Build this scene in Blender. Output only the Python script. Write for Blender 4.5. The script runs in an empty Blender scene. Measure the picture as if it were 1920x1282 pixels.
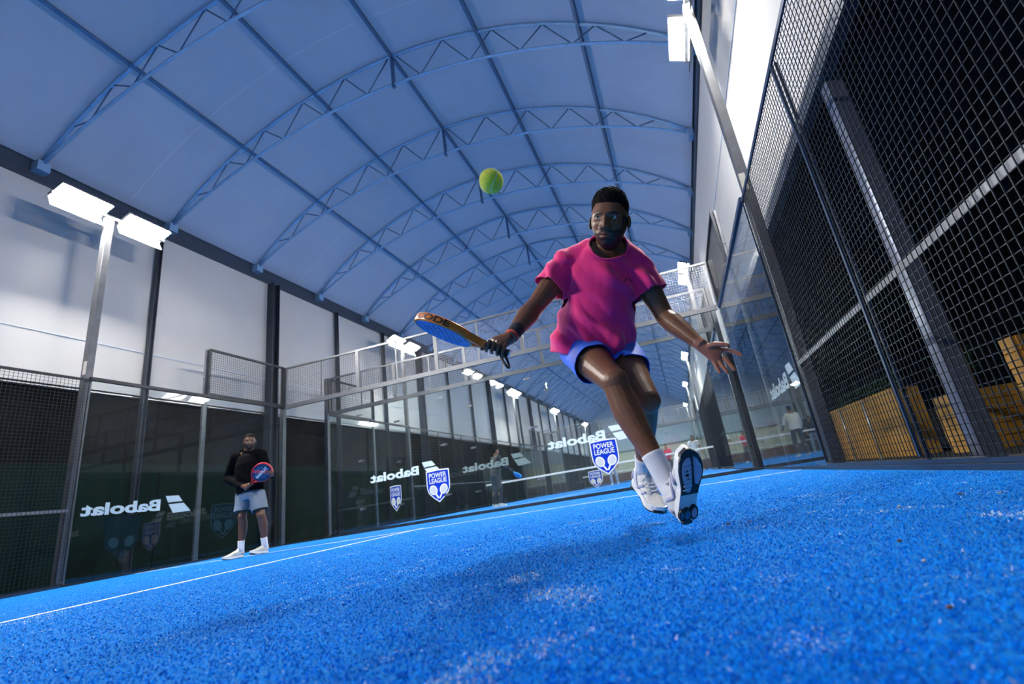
import bpy, math, random
import numpy as np
from mathutils import Vector, Matrix, noise as mnoise

random.seed(7)
rng = np.random.default_rng(7)
SC = bpy.context.scene
COL = SC.collection
V = Vector

# ------------------------------------------------------------------ camera
# court axes: x 0..10 across, y 0 = back glass wall, camera stands at negative y, z up
FPX = 899.57                       # focal length in pixels of the 1920 x 1282 frame
CPOS = np.array([8.70223, -9.31169, 0.21126])
PITCH, ROLL, YAW = 0.308587, -0.162603, -0.225635
PPX, PPY = 66.513, -9.845          # principal point offset from the frame centre

def cam_axes():
    cy, sy = math.cos(YAW), math.sin(YAW)
    cp, sp = math.cos(PITCH), math.sin(PITCH)
    cr, sr = math.cos(ROLL), math.sin(ROLL)
    f = np.array([sy * cp, cy * cp, sp])
    r0 = np.array([cy, -sy, 0.0])
    u0 = np.cross(r0, f)
    return cr * r0 + sr * u0, -sr * r0 + cr * u0, f
CR, CU, CF = cam_axes()

cam_data = bpy.data.cameras.new('camera')
cam = bpy.data.objects.new('camera', cam_data)
COL.objects.link(cam)
m = Matrix.Identity(4)
for i in range(3):
    m[i][0], m[i][1], m[i][2], m[i][3] = CR[i], CU[i], -CF[i], CPOS[i]
cam.matrix_world = m
cam_data.sensor_width = 36.0
cam_data.lens = FPX / 1920 * 36.0
cam_data.shift_x = -PPX / 1920
cam_data.shift_y = PPY / 1920
cam_data.clip_start = 0.02
cam_data.clip_end = 300
cam_data.dof.use_dof = True
cam_data.dof.focus_distance = 2.45
cam_data.dof.aperture_fstop = 2.8
SC.camera = cam

def ray(px, py):
    return CF + (px - 960 - PPX) / FPX * CR - (py - 641 - PPY) / FPX * CU
def at(px, py, y):
    d = ray(px, py); t = (y - CPOS[1]) / d[1]
    return V(CPOS + t * d)

# ------------------------------------------------------------------ world, light, exposure
world = bpy.data.worlds.new('dusk_sky'); SC.world = world
world.use_nodes = True
bg = world.node_tree.nodes['Background']
bg.inputs['Color'].default_value = (0.21, 0.43, 0.80, 1)
bg.inputs['Strength'].default_value = 0.29
LAMP_STRENGTH = 540.0
SC.view_settings.view_transform = 'Standard'
SC.view_settings.look = 'None'
SC.view_settings.gamma = 1.0
SC.view_settings.use_curve_mapping = False
SC.view_settings.exposure = 0.22
try:
    SC.cycles.transparent_max_bounces = 32
    SC.cycles.max_bounces = 10
    SC.cycles.sample_clamp_indirect = 6.0
except Exception:
    pass

# ------------------------------------------------------------------ materials
MATS = {}
def nodes_of(name):
    mt = bpy.data.materials.new(name); mt.use_nodes = True
    nt = mt.node_tree
    return mt, nt, nt.nodes['Principled BSDF'], nt.nodes['Material Output']
def ramp(nt, a, b, ca, cb):
    r = nt.nodes.new('ShaderNodeValToRGB')
    r.color_ramp.elements[0].position = a; r.color_ramp.elements[0].color = (*ca, 1)
    r.color_ramp.elements[1].position = b; r.color_ramp.elements[1].color = (*cb, 1)
    return r
def tex_coord(nt, scale=(1, 1, 1), kind='Object'):
    tc = nt.nodes.new('ShaderNodeTexCoord'); mp = nt.nodes.new('ShaderNodeMapping')
    mp.inputs['Scale'].default_value = scale
    nt.links.new(tc.outputs[kind], mp.inputs['Vector'])
    return mp.outputs['Vector']
def noise_tex(nt, vec, scale, detail=4, rough=0.55):
    n = nt.nodes.new('ShaderNodeTexNoise')
    n.inputs['Scale'].default_value = scale; n.inputs['Detail'].default_value = detail
    n.inputs['Roughness'].default_value = rough
    nt.links.new(vec, n.inputs['Vector'])
    return n
def mat(name, col, rough=0.5, metal=0.0, var=0.12, scale=8.0, bump=0.0, bscale=60.0, spec=0.5, sheen=0.0, stretch=(1, 1, 1)):
    mt, nt, p, out = nodes_of(name)
    vec = tex_coord(nt, stretch)
    n = noise_tex(nt, vec, scale)
    lo = tuple(c * (1 - var) for c in col); hi = tuple(min(1, c * (1 + var)) for c in col)
    r = ramp(nt, 0.3, 0.7, lo, hi)
    nt.links.new(n.outputs['Fac'], r.inputs['Fac'])
    nt.links.new(r.outputs['Color'], p.inputs['Base Color'])
    p.inputs['Roughness'].default_value = rough
    p.inputs['Metallic'].default_value = metal
    p.inputs['Specular IOR Level'].default_value = spec
    if sheen:
        p.inputs['Sheen Weight'].default_value = sheen
    if bump:
        nb = noise_tex(nt, vec, bscale)
        b = nt.nodes.new('ShaderNodeBump'); b.inputs['Strength'].default_value = bump
        b.inputs['Distance'].default_value = 0.01
        nt.links.new(nb.outputs['Fac'], b.inputs['Height']); nt.links.new(b.outputs['Normal'], p.inputs['Normal'])
    MATS[name] = mt
    return mt
def attr_mat(name, rough, spec=0.5, bump=0.0, bscale=120.0, sheen=0.0):
    """colour from the mesh's own 'col' colour attribute, broken up by noise"""
    mt, nt, p, out = nodes_of(name)
    a = nt.nodes.new('ShaderNodeAttribute'); a.attribute_name = 'col'
    n = noise_tex(nt, tex_coord(nt), 35.0)
    r = ramp(nt, 0.3, 0.7, (0.86,) * 3, (1.08,) * 3)
    nt.links.new(n.outputs['Fac'], r.inputs['Fac'])
    mx = nt.nodes.new('ShaderNodeMixRGB'); mx.blend_type = 'MULTIPLY'; mx.inputs['Fac'].default_value = 1
    nt.links.new(a.outputs['Color'], mx.inputs['Color1']); nt.links.new(r.outputs['Color'], mx.inputs['Color2'])
    nt.links.new(mx.outputs['Color'], p.inputs['Base Color'])
    p.inputs['Roughness'].default_value = rough
    p.inputs['Specular IOR Level'].default_value = spec
    if sheen: p.inputs['Sheen Weight'].default_value = sheen
    if bump:
        nb = noise_tex(nt, tex_coord(nt), bscale)
        b = nt.nodes.new('ShaderNodeBump'); b.inputs['Strength'].default_value = bump; b.inputs['Distance'].default_value = 0.004
        nt.links.new(nb.outputs['Fac'], b.inputs['Height']); nt.links.new(b.outputs['Normal'], p.inputs['Normal'])
    MATS[name] = mt
    return mt

def make_turf():
    mt, nt, p, out = nodes_of('blue_turf')
    L = nt.links.new
    vec = tex_coord(nt)
    big = noise_tex(nt, vec, 0.9, 5, 0.6)
    fine = noise_tex(nt, vec, 120.0, 4, 0.85)
    mid = noise_tex(nt, vec, 45.0, 4, 0.7)
    base = ramp(nt, 0.36, 0.64, (0.0, 0.085, 0.46), (0.004, 0.36, 1.0))
    L(fine.outputs['Fac'], base.inputs['Fac'])
    tint = ramp(nt, 0.3, 0.72, (0.74, 0.76, 0.84), (1.15, 1.15, 1.06))
    L(mid.outputs['Fac'], tint.inputs['Fac'])
    mul = nt.nodes.new('ShaderNodeMixRGB'); mul.blend_type = 'MULTIPLY'; mul.inputs['Fac'].default_value = 1
    L(base.outputs['Color'], mul.inputs['Color1']); L(tint.outputs['Color'], mul.inputs['Color2'])
    # pale sand grains caught in the pile, gathered in worn patches
    vec2 = tex_coord(nt, (1.5, 1.0, 1.0))
    patch = noise_tex(nt, vec2, 4.5, 6, 0.75)
    pr = ramp(nt, 0.54, 0.80, (0, 0, 0), (1, 1, 1)); L(patch.outputs['Fac'], pr.inputs['Fac'])
    grain = noise_tex(nt, vec, 150.0, 2, 0.6)
    gadd = nt.nodes.new('ShaderNodeMath'); gadd.operation = 'MULTIPLY_ADD'; gadd.inputs[1].default_value = 0.30
    L(pr.outputs['Color'], gadd.inputs[0]); L(grain.outputs['Fac'], gadd.inputs[2])
    gr = ramp(nt, 0.66, 0.71, (0, 0, 0), (0.8, 0.8, 0.8)); L(gadd.outputs[0], gr.inputs['Fac'])
    mx = nt.nodes.new('ShaderNodeMixRGB'); mx.inputs['Color2'].default_value = (0.62, 0.70, 0.85, 1)
    L(gr.outputs['Color'], mx.inputs['Fac']); L(mul.outputs['Color'], mx.inputs['Color1'])
    L(mx.outputs['Color'], p.inputs['Base Color'])
    p.inputs['Roughness'].default_value = 0.75
    p.inputs['Specular IOR Level'].default_value = 0.04
    p.inputs['Sheen Weight'].default_value = 0.07
    p.inputs['Sheen Roughness'].default_value = 0.35
    p.inputs['Sheen Tint'].default_value = (0.55, 0.78, 1.0, 1)
    b = nt.nodes.new('ShaderNodeBump'); b.inputs['Strength'].default_value = 0.9; b.inputs['Distance'].default_value = 0.012
    L(fine.outputs['Fac'], b.inputs['Height']); L(b.outputs['Normal'], p.inputs['Normal'])
    MATS['blue_turf'] = mt
make_turf()

def make_glass(name, tint, dust):
    mt, nt, p, out = nodes_of(name); nt.nodes.remove(p)
    L = nt.links.new
    tr = nt.nodes.new('ShaderNodeBsdfTransparent'); tr.inputs['Color'].default_value = (*tint, 1)
    gl = nt.nodes.new('ShaderNodeBsdfGlossy'); gl.inputs['Roughness'].default_value = 0.012
    lw = nt.nodes.new('ShaderNodeLayerWeight'); lw.inputs['Blend'].default_value = 0.5
    pw = nt.nodes.new('ShaderNodeMath'); pw.operation = 'POWER'; pw.inputs[1].default_value = 5.0
    L(lw.outputs['Facing'], pw.inputs[0])
    ma = nt.nodes.new('ShaderNodeMath'); ma.operation = 'MULTIPLY_ADD'; ma.inputs[1].default_value = 0.95; ma.inputs[2].default_value = 0.028
    L(pw.outputs[0], ma.inputs[0])
    mix = nt.nodes.new('ShaderNodeMixShader')
    L(ma.outputs[0], mix.inputs['Fac']); L(tr.outputs[0], mix.inputs[1]); L(gl.outputs[0], mix.inputs[2])
    df = nt.nodes.new('ShaderNodeBsdfDiffuse'); df.inputs['Color'].default_value = (0.75, 0.78, 0.78, 1)
    vec = tex_coord(nt)
    n = noise_tex(nt, vec, 3.5, 8, 0.7)
    r = ramp(nt, 0.45, 0.8, (dust * 0.4,) * 3, (dust * 2.6,) * 3)
    L(n.outputs['Fac'], r.inputs['Fac'])
    mix2 = nt.nodes.new('ShaderNodeMixShader')
    L(r.outputs['Color'], mix2.inputs['Fac']); L(mix.outputs[0], mix2.inputs[1]); L(df.outputs[0], mix2.inputs[2])
    L(mix2.outputs[0], out.inputs['Surface'])
    MATS[name] = mt
make_glass('court_glass', (0.955, 0.985, 0.98), 0.0025)

def make_fabric(name, col, trans, tcol):
    mt, nt, p, out = nodes_of(name); nt.nodes.remove(p)
    L = nt.links.new
    n = noise_tex(nt, tex_coord(nt), 0.7, 5, 0.6)
    def tinted(c):
        r = ramp(nt, 0.3, 0.7, tuple(k * 0.9 for k in c), c); L(n.outputs['Fac'], r.inputs['Fac']); return r.outputs['Color']
    df = nt.nodes.new('ShaderNodeBsdfDiffuse'); L(tinted(col), df.inputs['Color'])
    tl = nt.nodes.new('ShaderNodeBsdfTranslucent'); L(tinted(tcol), tl.inputs['Color'])
    mix = nt.nodes.new('ShaderNodeMixShader'); mix.inputs['Fac'].default_value = trans
    L(df.outputs[0], mix.inputs[1]); L(tl.outputs[0], mix.inputs[2])
    L(mix.outputs[0], out.inputs['Surface'])
    MATS[name] = mt
make_fabric('roof_membrane', (0.50, 0.57, 0.70), 0.42, (0.72, 0.80, 0.95))
make_fabric('wall_membrane', (0.58, 0.57, 0.55), 0.14, (0.7, 0.72, 0.78))
make_fabric('seam_tape', (0.72, 0.78, 0.88), 0.35, (0.8, 0.86, 0.95))

def make_emit(name, col, strength):
    mt, nt, p, out = nodes_of(name); nt.nodes.remove(p)
    e = nt.nodes.new('ShaderNodeEmission'); e.inputs['Color'].default_value = (*col, 1); e.inputs['Strength'].default_value = strength
    nt.links.new(e.outputs[0], out.inputs['Surface']); MATS[name] = mt
make_emit('lamp_lens', (1.0, 0.97, 0.92), LAMP_STRENGTH)
make_emit('lamp_lens_rear', (1.0, 0.97, 0.92), LAMP_STRENGTH * 1.5)

mat('truss_steel', (0.26, 0.42, 0.60), 0.35, 0.4)
mat('purlin_steel', (0.08, 0.14, 0.24), 0.45, 0.4)
mat('dark_steel', (0.025, 0.032, 0.045), 0.4, 0.3)
mat('beam_steel', (0.035, 0.05, 0.075), 0.45, 0.2)
mat('galvanised', (0.42, 0.43, 0.44), 0.35, 0.8)
mat('grey_frame', (0.13, 0.135, 0.145), 0.38, 0.55)
mat('rail_grey', (0.22, 0.225, 0.235), 0.4, 0.5)
mat('column_grey', (0.17, 0.19, 0.25), 0.28, 0.4)
mat('black_frame', (0.018, 0.022, 0.028), 0.4, 0.35)
mat('blue_frame', (0.02, 0.045, 0.09), 0.4, 0.3)
mat('wire', (0.014, 0.018, 0.024), 0.42, 0.0, spec=0.3)
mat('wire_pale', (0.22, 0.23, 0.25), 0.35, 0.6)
mat('chrome', (0.7, 0.72, 0.74), 0.15, 1.0)
mat('white_line', (0.75, 0.80, 0.88), 0.8, bump=0.4)
mat('concrete_dark', (0.03, 0.033, 0.035), 0.8, bump=0.3)
mat('green_wall', (0.003, 0.012, 0.0095), 0.6, bump=0.2, spec=0.08)
mat('black_wall', (0.002, 0.0022, 0.003), 0.6, spec=0.08)
mat('sky_blocker_black', (0.004, 0.004, 0.005), 0.8)
mat('cream_wall', (0.62, 0.58, 0.45), 0.8)
mat('maroon_wall', (0.16, 0.07, 0.07), 0.7)
mat('grey_fabric_far', (0.45, 0.50, 0.56), 0.8)
mat('logo_white', (0.86, 0.90, 0.92), 0.5, var=0.03)
mat('logo_ghost', (0.30, 0.34, 0.36), 0.5, var=0.03)
mat('logo_teal', (0.006, 0.018, 0.022), 0.6, var=0.05, spec=0.05)
mat('logo_teal_light', (0.020, 0.044, 0.050), 0.6, var=0.05, spec=0.05)
mat('shield_blue', (0.003, 0.035, 0.42), 0.5, var=0.05, spec=0.1)
mat('shield_grey', (0.62, 0.61, 0.60), 0.5, var=0.05)
mat('tag_paper', (0.62, 0.58, 0.48), 0.7)
mat('timber', (0.44, 0.215, 0.03), 0.6, var=0.3, scale=14, bump=0.3, stretch=(1, 1, 0.15))
mat('timber_dark', (0.20, 0.09, 0.02), 0.7, var=0.3, scale=14)
mat('soil', (0.02, 0.014, 0.01), 0.9, bump=0.6)
mat('leaf_green', (0.03, 0.12, 0.025), 0.5, var=0.4)
mat('leaf_brown', (0.10, 0.05, 0.025), 0.7, var=0.4)
mat('pebble', (0.35, 0.36, 0.38), 0.7)
attr_mat('skin', 0.40, 0.42, 0.12, 220)
attr_mat('eyes', 0.08, 0.6)
attr_mat('turf_fibre', 0.8, 0.04)
mat('hair_black', (0.008, 0.0065, 0.006), 0.85, spec=0.12, bump=0.9, bscale=240)
mat('shirt_pink', (0.86, 0.010, 0.17), 0.8, var=0.06, bump=0.12, bscale=300, sheen=0.25)
mat('shirt_logo', (0.08, 0.0, 0.05), 0.7)
mat('shorts_blue', (0.03, 0.15, 0.78), 0.6, var=0.08, bump=0.12, bscale=260, sheen=0.0)
mat('sock_white', (0.82, 0.82, 0.84), 0.85, var=0.05, bump=0.5, bscale=350)
mat('shoe_white', (0.72, 0.70, 0.66), 0.65, var=0.14, scale=25, bump=0.4, bscale=180)
mat('midsole_white', (0.80, 0.80, 0.78), 0.5, var=0.08, scale=20)
mat('rubber_black', (0.012, 0.014, 0.02), 0.45)
mat('tread_lilac', (0.42, 0.42, 0.55), 0.55, var=0.15, scale=30)
mat('tread_blue', (0.05, 0.14, 0.24), 0.4)
mat('racket_orange', (0.85, 0.20, 0.02), 0.3, var=0.1)
mat('racket_face', (0.02, 0.18, 0.55), 0.35, var=0.4, scale=20, stretch=(1, 6, 1))
mat('racket_hole', (0.008, 0.012, 0.03), 0.6)
mat('racket_black', (0.012, 0.010, 0.010), 0.4)
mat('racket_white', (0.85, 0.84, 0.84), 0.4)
mat('racket_red', (0.55, 0.015, 0.02), 0.3, var=0.15)
mat('racket_navy', (0.012, 0.02, 0.07), 0.3, var=0.4, scale=30)
mat('racket_cyan', (0.10, 0.40, 0.75), 0.35)
mat('strap_black', (0.012, 0.012, 0.014), 0.7)
mat('strap_red', (0.75, 0.03, 0.015), 0.5)
mat('ball_felt', (0.78, 0.98, 0.03), 0.95, var=0.15, scale=60, bump=0.9, bscale=400, sheen=0.4)
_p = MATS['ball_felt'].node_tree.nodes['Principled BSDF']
_p.inputs['Subsurface Weight'].default_value = 0.85; _p.inputs['Subsurface Radius'].default_value = (1.0, 1.0, 0.15); _p.inputs['Subsurface Scale'].default_value = 0.05  # exaggerated subsurface added to make the unlit underside of the ball glow
mat('ball_seam', (0.80, 0.86, 0.60), 0.8)
mat('top_black', (0.0035, 0.0035, 0.0045), 0.85, bump=0.15, bscale=200, spec=0.03)
mat('shorts_grey', (0.15, 0.19, 0.235), 0.75, var=0.1, bump=0.15, bscale=200)
mat('shoe_sand', (0.52, 0.52, 0.44), 0.65, var=0.15, scale=25)
mat('denim_pale', (0.32, 0.38, 0.44), 0.8)
mat('cloth_dark', (0.03, 0.035, 0.045), 0.8)
mat('cloth_cream', (0.62, 0.60, 0.52), 0.85)
mat('cloth_white', (0.78, 0.78, 0.78), 0.85)
mat('cloth_red', (0.45, 0.03, 0.06), 0.8)
mat('net_black', (0.02, 0.022, 0.025), 0.7)
mat('net_tape', (0.80, 0.80, 0.80), 0.7)

# ------------------------------------------------------------------ mesh helpers
def add_mesh(name, verts, faces, material, parent=None, smooth=False, link=True):
    me = bpy.data.meshes.new(name)
    me.from_pydata([tuple(v) for v in verts], [], [tuple(f) for f in faces])
    me.update()
    return add_obj(name, me, material, parent, smooth, link)
def add_obj(name, me, material, parent=None, smooth=False, link=True):
    if material is not None and not me.materials:
        me.materials.append(MATS[material])
    if smooth:
        me.polygons.foreach_set('use_smooth', [True] * len(me.polygons))
    o = bpy.data.objects.new(name, me)
    if link: COL.objects.link(o)
    if parent is not None: o.parent = parent
    return o
def empty(name, loc=(0, 0, 0), rz=0.0):
    o = bpy.data.objects.new(name, None); o.location = loc; o.rotation_euler = (0, 0, rz)
    o.empty_display_size = 0.1
    COL.objects.link(o); return o
def tag(o, label, cat, group=None):
    o['label'] = label; o['category'] = cat
    if group: o['group'] = group
    return o
def struct(o, label=None):
    o['kind'] = 'structure'
    if label: o['label'] = label
    return o
def copy_tree(o, parent=None):
    c = o.copy(); COL.objects.link(c); c.parent = parent
    for ch in list(o.children): copy_tree(ch, c)
    return c

class MB:
    def __init__(s): s.v = []; s.f = []
    def box(s, x0, x1, y0, y1, z0, z1):
        n = len(s.v)
        s.v += [(x0, y0, z0), (x1, y0, z0), (x1, y1, z0), (x0, y1, z0), (x0, y0, z1), (x1, y0, z1), (x1, y1, z1), (x0, y1, z1)]
        s.f += [(n, n + 3, n + 2, n + 1), (n + 4, n + 5, n + 6, n + 7), (n, n + 1, n + 5, n + 4), (n + 1, n + 2, n + 6, n + 5), (n + 2, n + 3, n + 7, n + 6), (n + 3, n, n + 4, n + 7)]
        return s
    def bevel_box(s, x0, x1, y0, y1, z0, z1, b):
        """box with its four edges along z chamfered"""
        pts = [(x0 + b, y0), (x1 - b, y0), (x1, y0 + b), (x1, y1 - b), (x1 - b, y1), (x0 + b, y1), (x0, y1 - b), (x0, y0 + b)]
        return s.prism(pts, z0, z1)
    def prism(s, pts, z0, z1, M=None):
        n = len(s.v); k = len(pts)
        lo = [V((p[0], p[1], z0)) for p in pts]; hi = [V((p[0], p[1], z1)) for p in pts]
        if M is not None: lo = [M @ p for p in lo]; hi = [M @ p for p in hi]
        s.v += [tuple(p) for p in lo + hi]
        s.f.append(tuple(range(n + k - 1, n - 1, -1))); s.f.append(tuple(range(n + k, n + 2 * k)))
        for i in range(k):
            j = (i + 1) % k
            s.f.append((n + i, n + j, n + k + j, n + k + i))
        return s
    def tube(s, pts, radii, seg=12, ref=None, caps=True):
        pts = [V(p) for p in pts]
        n0 = len(s.v); k = len(pts)
        up = V(ref) if ref is not None else None
        for i, p in enumerate(pts):
            if i == 0: d = pts[1] - pts[0]
            elif i == k - 1: d = pts[-1] - pts[-2]
            else: d = (pts[i + 1] - pts[i]).normalized() + (pts[i] - pts[i - 1]).normalized()
            d.normalize()
            if up is None:
                up = V((0, 0, 1)) if abs(d.z) < 0.9 else V((1, 0, 0))
            a = up - d * up.dot(d)
            if a.length < 1e-5: a = d.orthogonal()
            a.normalize(); b = d.cross(a)
            if ref is None: up = a
            r = radii[i] if isinstance(radii, (list, tuple)) else radii
            ra, rb = (r if isinstance(r, (list, tuple)) else (r, r))
            for q in range(seg):
                t = 2 * math.pi * q / seg
                s.v.append(tuple(p + a * (math.cos(t) * ra) + b * (math.sin(t) * rb)))
        for i in range(k - 1):
            for q in range(seg):
                q2 = (q + 1) % seg
                s.f.append((n0 + i * seg + q, n0 + i * seg + q2, n0 + (i + 1) * seg + q2, n0 + (i + 1) * seg + q))
        if caps:
            s.f.append(tuple(n0 + q for q in range(seg - 1, -1, -1)))
            s.f.append(tuple(n0 + (k - 1) * seg + q for q in range(seg)))
        return s
    def ball(s, c, rx, ry=None, rz=None, M=None, nu=16, nv=10):
        ry = ry or rx; rz = rz or rx; c = V(c); n = len(s.v)
        P = []
        for i in range(1, nv):
            th = math.pi * i / nv
            for j in range(nu):
                ph = 2 * math.pi * j / nu
                P.append(V((rx * math.sin(th) * math.cos(ph), ry * math.sin(th) * math.sin(ph), rz * math.cos(th))))
        P += [V((0, 0, rz)), V((0, 0, -rz))]
        if M is not None: P = [M @ p for p in P]
        s.v += [tuple(c + p) for p in P]
        top, bot = n + (nv - 1) * nu, n + (nv - 1) * nu + 1
        for j in range(nu):
            j2 = (j + 1) % nu
            s.f.append((top, n + j, n + j2)); s.f.append((bot, n + (nv - 2) * nu + j2, n + (nv - 2) * nu + j))
            for i in range(nv - 2):
                s.f.append((n + i * nu + j, n + (i + 1) * nu + j, n + (i + 1) * nu + j2, n + i * nu + j2))
        return s
    def mesh(s, name):
        me = bpy.data.meshes.new(name); me.from_pydata(s.v, [], s.f); me.update(); return me
    def build(s, name, material, parent=None, smooth=False):
        return add_obj(name, s.mesh(name), material, parent, smooth)

def text_mesh(body, width, height, bold=0.012, extrude=0.0):
    """flat lettering, lower left corner at the origin, in the xy plane"""
    cu = bpy.data.curves.new('lettering', 'FONT'); cu.body = body; cu.size = 1.0; cu.offset = bold; cu.extrude = extrude
    cu.resolution_u = 3
    o = bpy.data.objects.new('lettering', cu); COL.objects.link(o)
    dg = bpy.context.evaluated_depsgraph_get(); dg.update()
    me = bpy.data.meshes.new_from_object(o.evaluated_get(dg))
    bpy.data.objects.remove(o); bpy.data.curves.remove(cu)
    n = len(me.vertices); co = np.empty(n * 3); me.vertices.foreach_get('co', co); co = co.reshape(-1, 3)
    lo, hi = co.min(0), co.max(0)
    co[:, 0] = (co[:, 0] - lo[0]) / (hi[0] - lo[0]) * width
    co[:, 1] = (co[:, 1] - lo[1]) / (hi[1] - lo[1]) * height
    return co, [tuple(p.vertices) for p in me.polygons]

# ================================================================== THE SETTING
HL, HR = -0.87, 10.45          # hall walls
Y0, Y1 = -19.6, 47.0           # hall ends
EZ = 6.96                      # arch springing height
HC = (HL + HR) / 2
RT, ZT = 8.11, 9.26            # top chord circle radius and apex
RBm, ZB = 10.8, 8.51           # bottom chord
def ztop(dx): return ZT - RT + math.sqrt(RT * RT - dx * dx)
def zbot(dx): return ZB - RBm + math.sqrt(RBm * RBm - dx * dx)

# ---- floors
fl = MB().box(-0.02, 10.02, -20.0, 0.02, -0.05, 0.0).build('floor', 'blue_turf'); struct(fl, 'blue artificial turf of the near court')
def line(x0, x1, y0, y1, par, nm): return MB().box(x0, x1, y0, y1, -0.002, 0.003).build(nm, 'white_line', par)
line(0.05, 9.95, -3.075, -3.025, fl, 'service_line')
line(4.975, 5.025, -10.0, -2.85, fl, 'centre_line')
fl2 = MB().box(-0.02, 10.02, 1.48, 21.52, -0.05, 0.0).build('floor', 'blue_turf'); struct(fl2, 'blue artificial turf of the court behind the glass')
line(0.05, 9.95, 4.525, 4.575, fl2, 'service_line'); line(4.975, 5.025, 4.35, 18.7, fl2, 'centre_line')
line(0.05, 9.95, 18.425, 18.475, fl2, 'service_line')
fl3 = MB().box(-0.02, 10.02, 22.98, 43.02, -0.05, 0.0).build('floor', 'blue_turf'); struct(fl3, 'blue artificial turf of the farthest court')
gr = MB().box(-6, 22, Y0 - 2, Y1 + 4, -0.20, -0.052).build('floor_surround', 'concrete_dark'); struct(gr, 'dark concrete around the courts')

# ---- standing pile of the turf close to the camera: uncountable short fibres
def turf_pile(n):
    d = np.exp(rng.uniform(math.log(0.32), math.log(9.5), n)); a = rng.uniform(-1.50, 0.80, n)
    x = CPOS[0] + d * np.sin(a); y = CPOS[1] + d * np.cos(a)
    ok = (x > 0.1) & (x < 9.93) & (y < -0.1); x, y, d = x[ok], y[ok], d[ok]; n = len(x)
    h = rng.uniform(0.0018, 0.0055, n); w = rng.uniform(0.0012, 0.0026, n) * np.clip(0.6 + d * 0.45, 0.7, 2.0); t = rng.uniform(0, 6.283, n)
    lx, ly = rng.normal(0, 0.003, n), rng.normal(0, 0.003, n)
    co = np.zeros((n, 3, 3))
    co[:, 0] = np.stack([x - w * np.cos(t), y - w * np.sin(t), np.full(n, -0.001)], -1)
    co[:, 1] = np.stack([x + w * np.cos(t), y + w * np.sin(t), np.full(n, -0.001)], -1)
    co[:, 2] = np.stack([x + lx, y + ly, h], -1)
    me = bpy.data.meshes.new('turf_pile')
    me.vertices.add(3 * n); me.vertices.foreach_set('co', co.ravel())
    me.loops.add(3 * n); me.loops.foreach_set('vertex_index', np.arange(3 * n, dtype=np.int32))
    me.polygons.add(n); me.polygons.foreach_set('loop_start', np.arange(0, 3 * n, 3, dtype=np.int32))
    me.update(calc_edges=True)
    v = rng.uniform(0.6, 1.5, n)[:, None]; c = np.array([[0.001, 0.25, 0.95]]) * v
    pt = np.array([mnoise.noise(V((x[i] * 2.2, y[i] * 1.7, 3.0))) + 0.6 * mnoise.noise(V((x[i] * 7, y[i] * 6, 9.0))) for i in range(n)])
    sand = rng.random(n) < 0.007 + 0.65 * np.clip((pt - 0.44) / 0.40, 0, 1); c[sand] = np.array([0.74, 0.80, 0.92])
    set_ = np.ones((3 * n, 4)); set_[:, :3] = np.repeat(np.clip(c, 0, 1), 3, axis=0)
    at_ = me.color_attributes.new('col', 'FLOAT_COLOR', 'POINT'); at_.data.foreach_set('color', set_.ravel())
    o = add_obj('turf_pile', me, 'turf_fibre', fl); o['kind'] = 'stuff'
turf_pile(300000)

# ---- roof membrane
verts, faces = [], []
NX = 40
ys = [Y0 + (Y1 - Y0) * i / 58 for i in range(59)]
for y in ys:
    for i in range(NX + 1):
        dx = (HR - HL) * (i / NX - 0.5)
        verts.append((HC + dx, y, ztop(dx) + 0.05))
for j in range(58):
    for i in range(NX):
        a = j * (NX + 1) + i
        faces.append((a, a + 1, a + NX + 2, a + NX + 1))
roof = add_mesh('ceiling', verts, faces, 'roof_membrane', smooth=True); struct(roof, 'taut translucent barrel vault membrane lit blue by dusk')
ARCH_S = 2.28
def arch_y(k): return -0.1 + ARCH_S * k
for k in range(-3, 6):                       # weld seams halfway between arches
    if k % 2: continue
    y = arch_y(k) + ARCH_S * 0.62
    mb = MB()
    pts = [(HC + dx, y, ztop(dx) + 0.043) for dx in np.linspace(-5.6, 5.6, 33)]
    n = 0; vv = []; ff = []
    for p in pts: vv += [(p[0], p[1] - 0.009, p[2]), (p[0], p[1] + 0.009, p[2])]
    for i in range(32): ff.append((2 * i, 2 * i + 1, 2 * i + 3, 2 * i + 2))
    add_mesh('membrane_seam', vv, ff, 'seam_tape', roof)

# ---- side walls
wl = MB().box(HL - 0.03, HL - 0.02, Y0, Y1, 3.1, 6.62).build('wall_left', 'wall_membrane'); struct(wl, 'white fabric wall above the dark lower wall')
MB().box(HL - 0.02, HL - 0.012, Y0, Y1, 3.975, 3.995).build('wall_seam', 'seam_tape', wl)
wlg = MB().box(HL - 0.14, HL - 0.06, Y0, Y1, -0.06, 1.86).build('wall_left_green', 'green_wall'); struct(wlg, 'dark green windbreak along the lower wall')
wlb = MB().box(HL - 0.20, HL - 0.10, Y0, Y1, 1.86, 3.1).build('wall_left_dark', 'black_wall'); struct(wlb, 'black panel band between windbreak and fabric wall')
MB().box(HL - 0.10, HL - 0.02, Y0, Y1, 3.08, 3.13).build('ledge', 'galvanised', wlb)
for y in np.arange(-17.1, 46, 2.5):
    MB().box(HL - 0.065, HL - 0.05, y, y + 0.02, -0.05, 1.86).build('panel_joint', 'black_wall', wlg)
wr = MB().box(HR + 0.02, HR + 0.03, Y0, Y1, 3.17, 6.62).build('wall_right', 'wall_membrane'); struct(wr, 'white fabric wall above the open side')
MB().box(HR + 0.012, HR + 0.02, Y0, Y1, 5.2, 5.22).build('wall_seam', 'seam_tape', wr)
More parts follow.
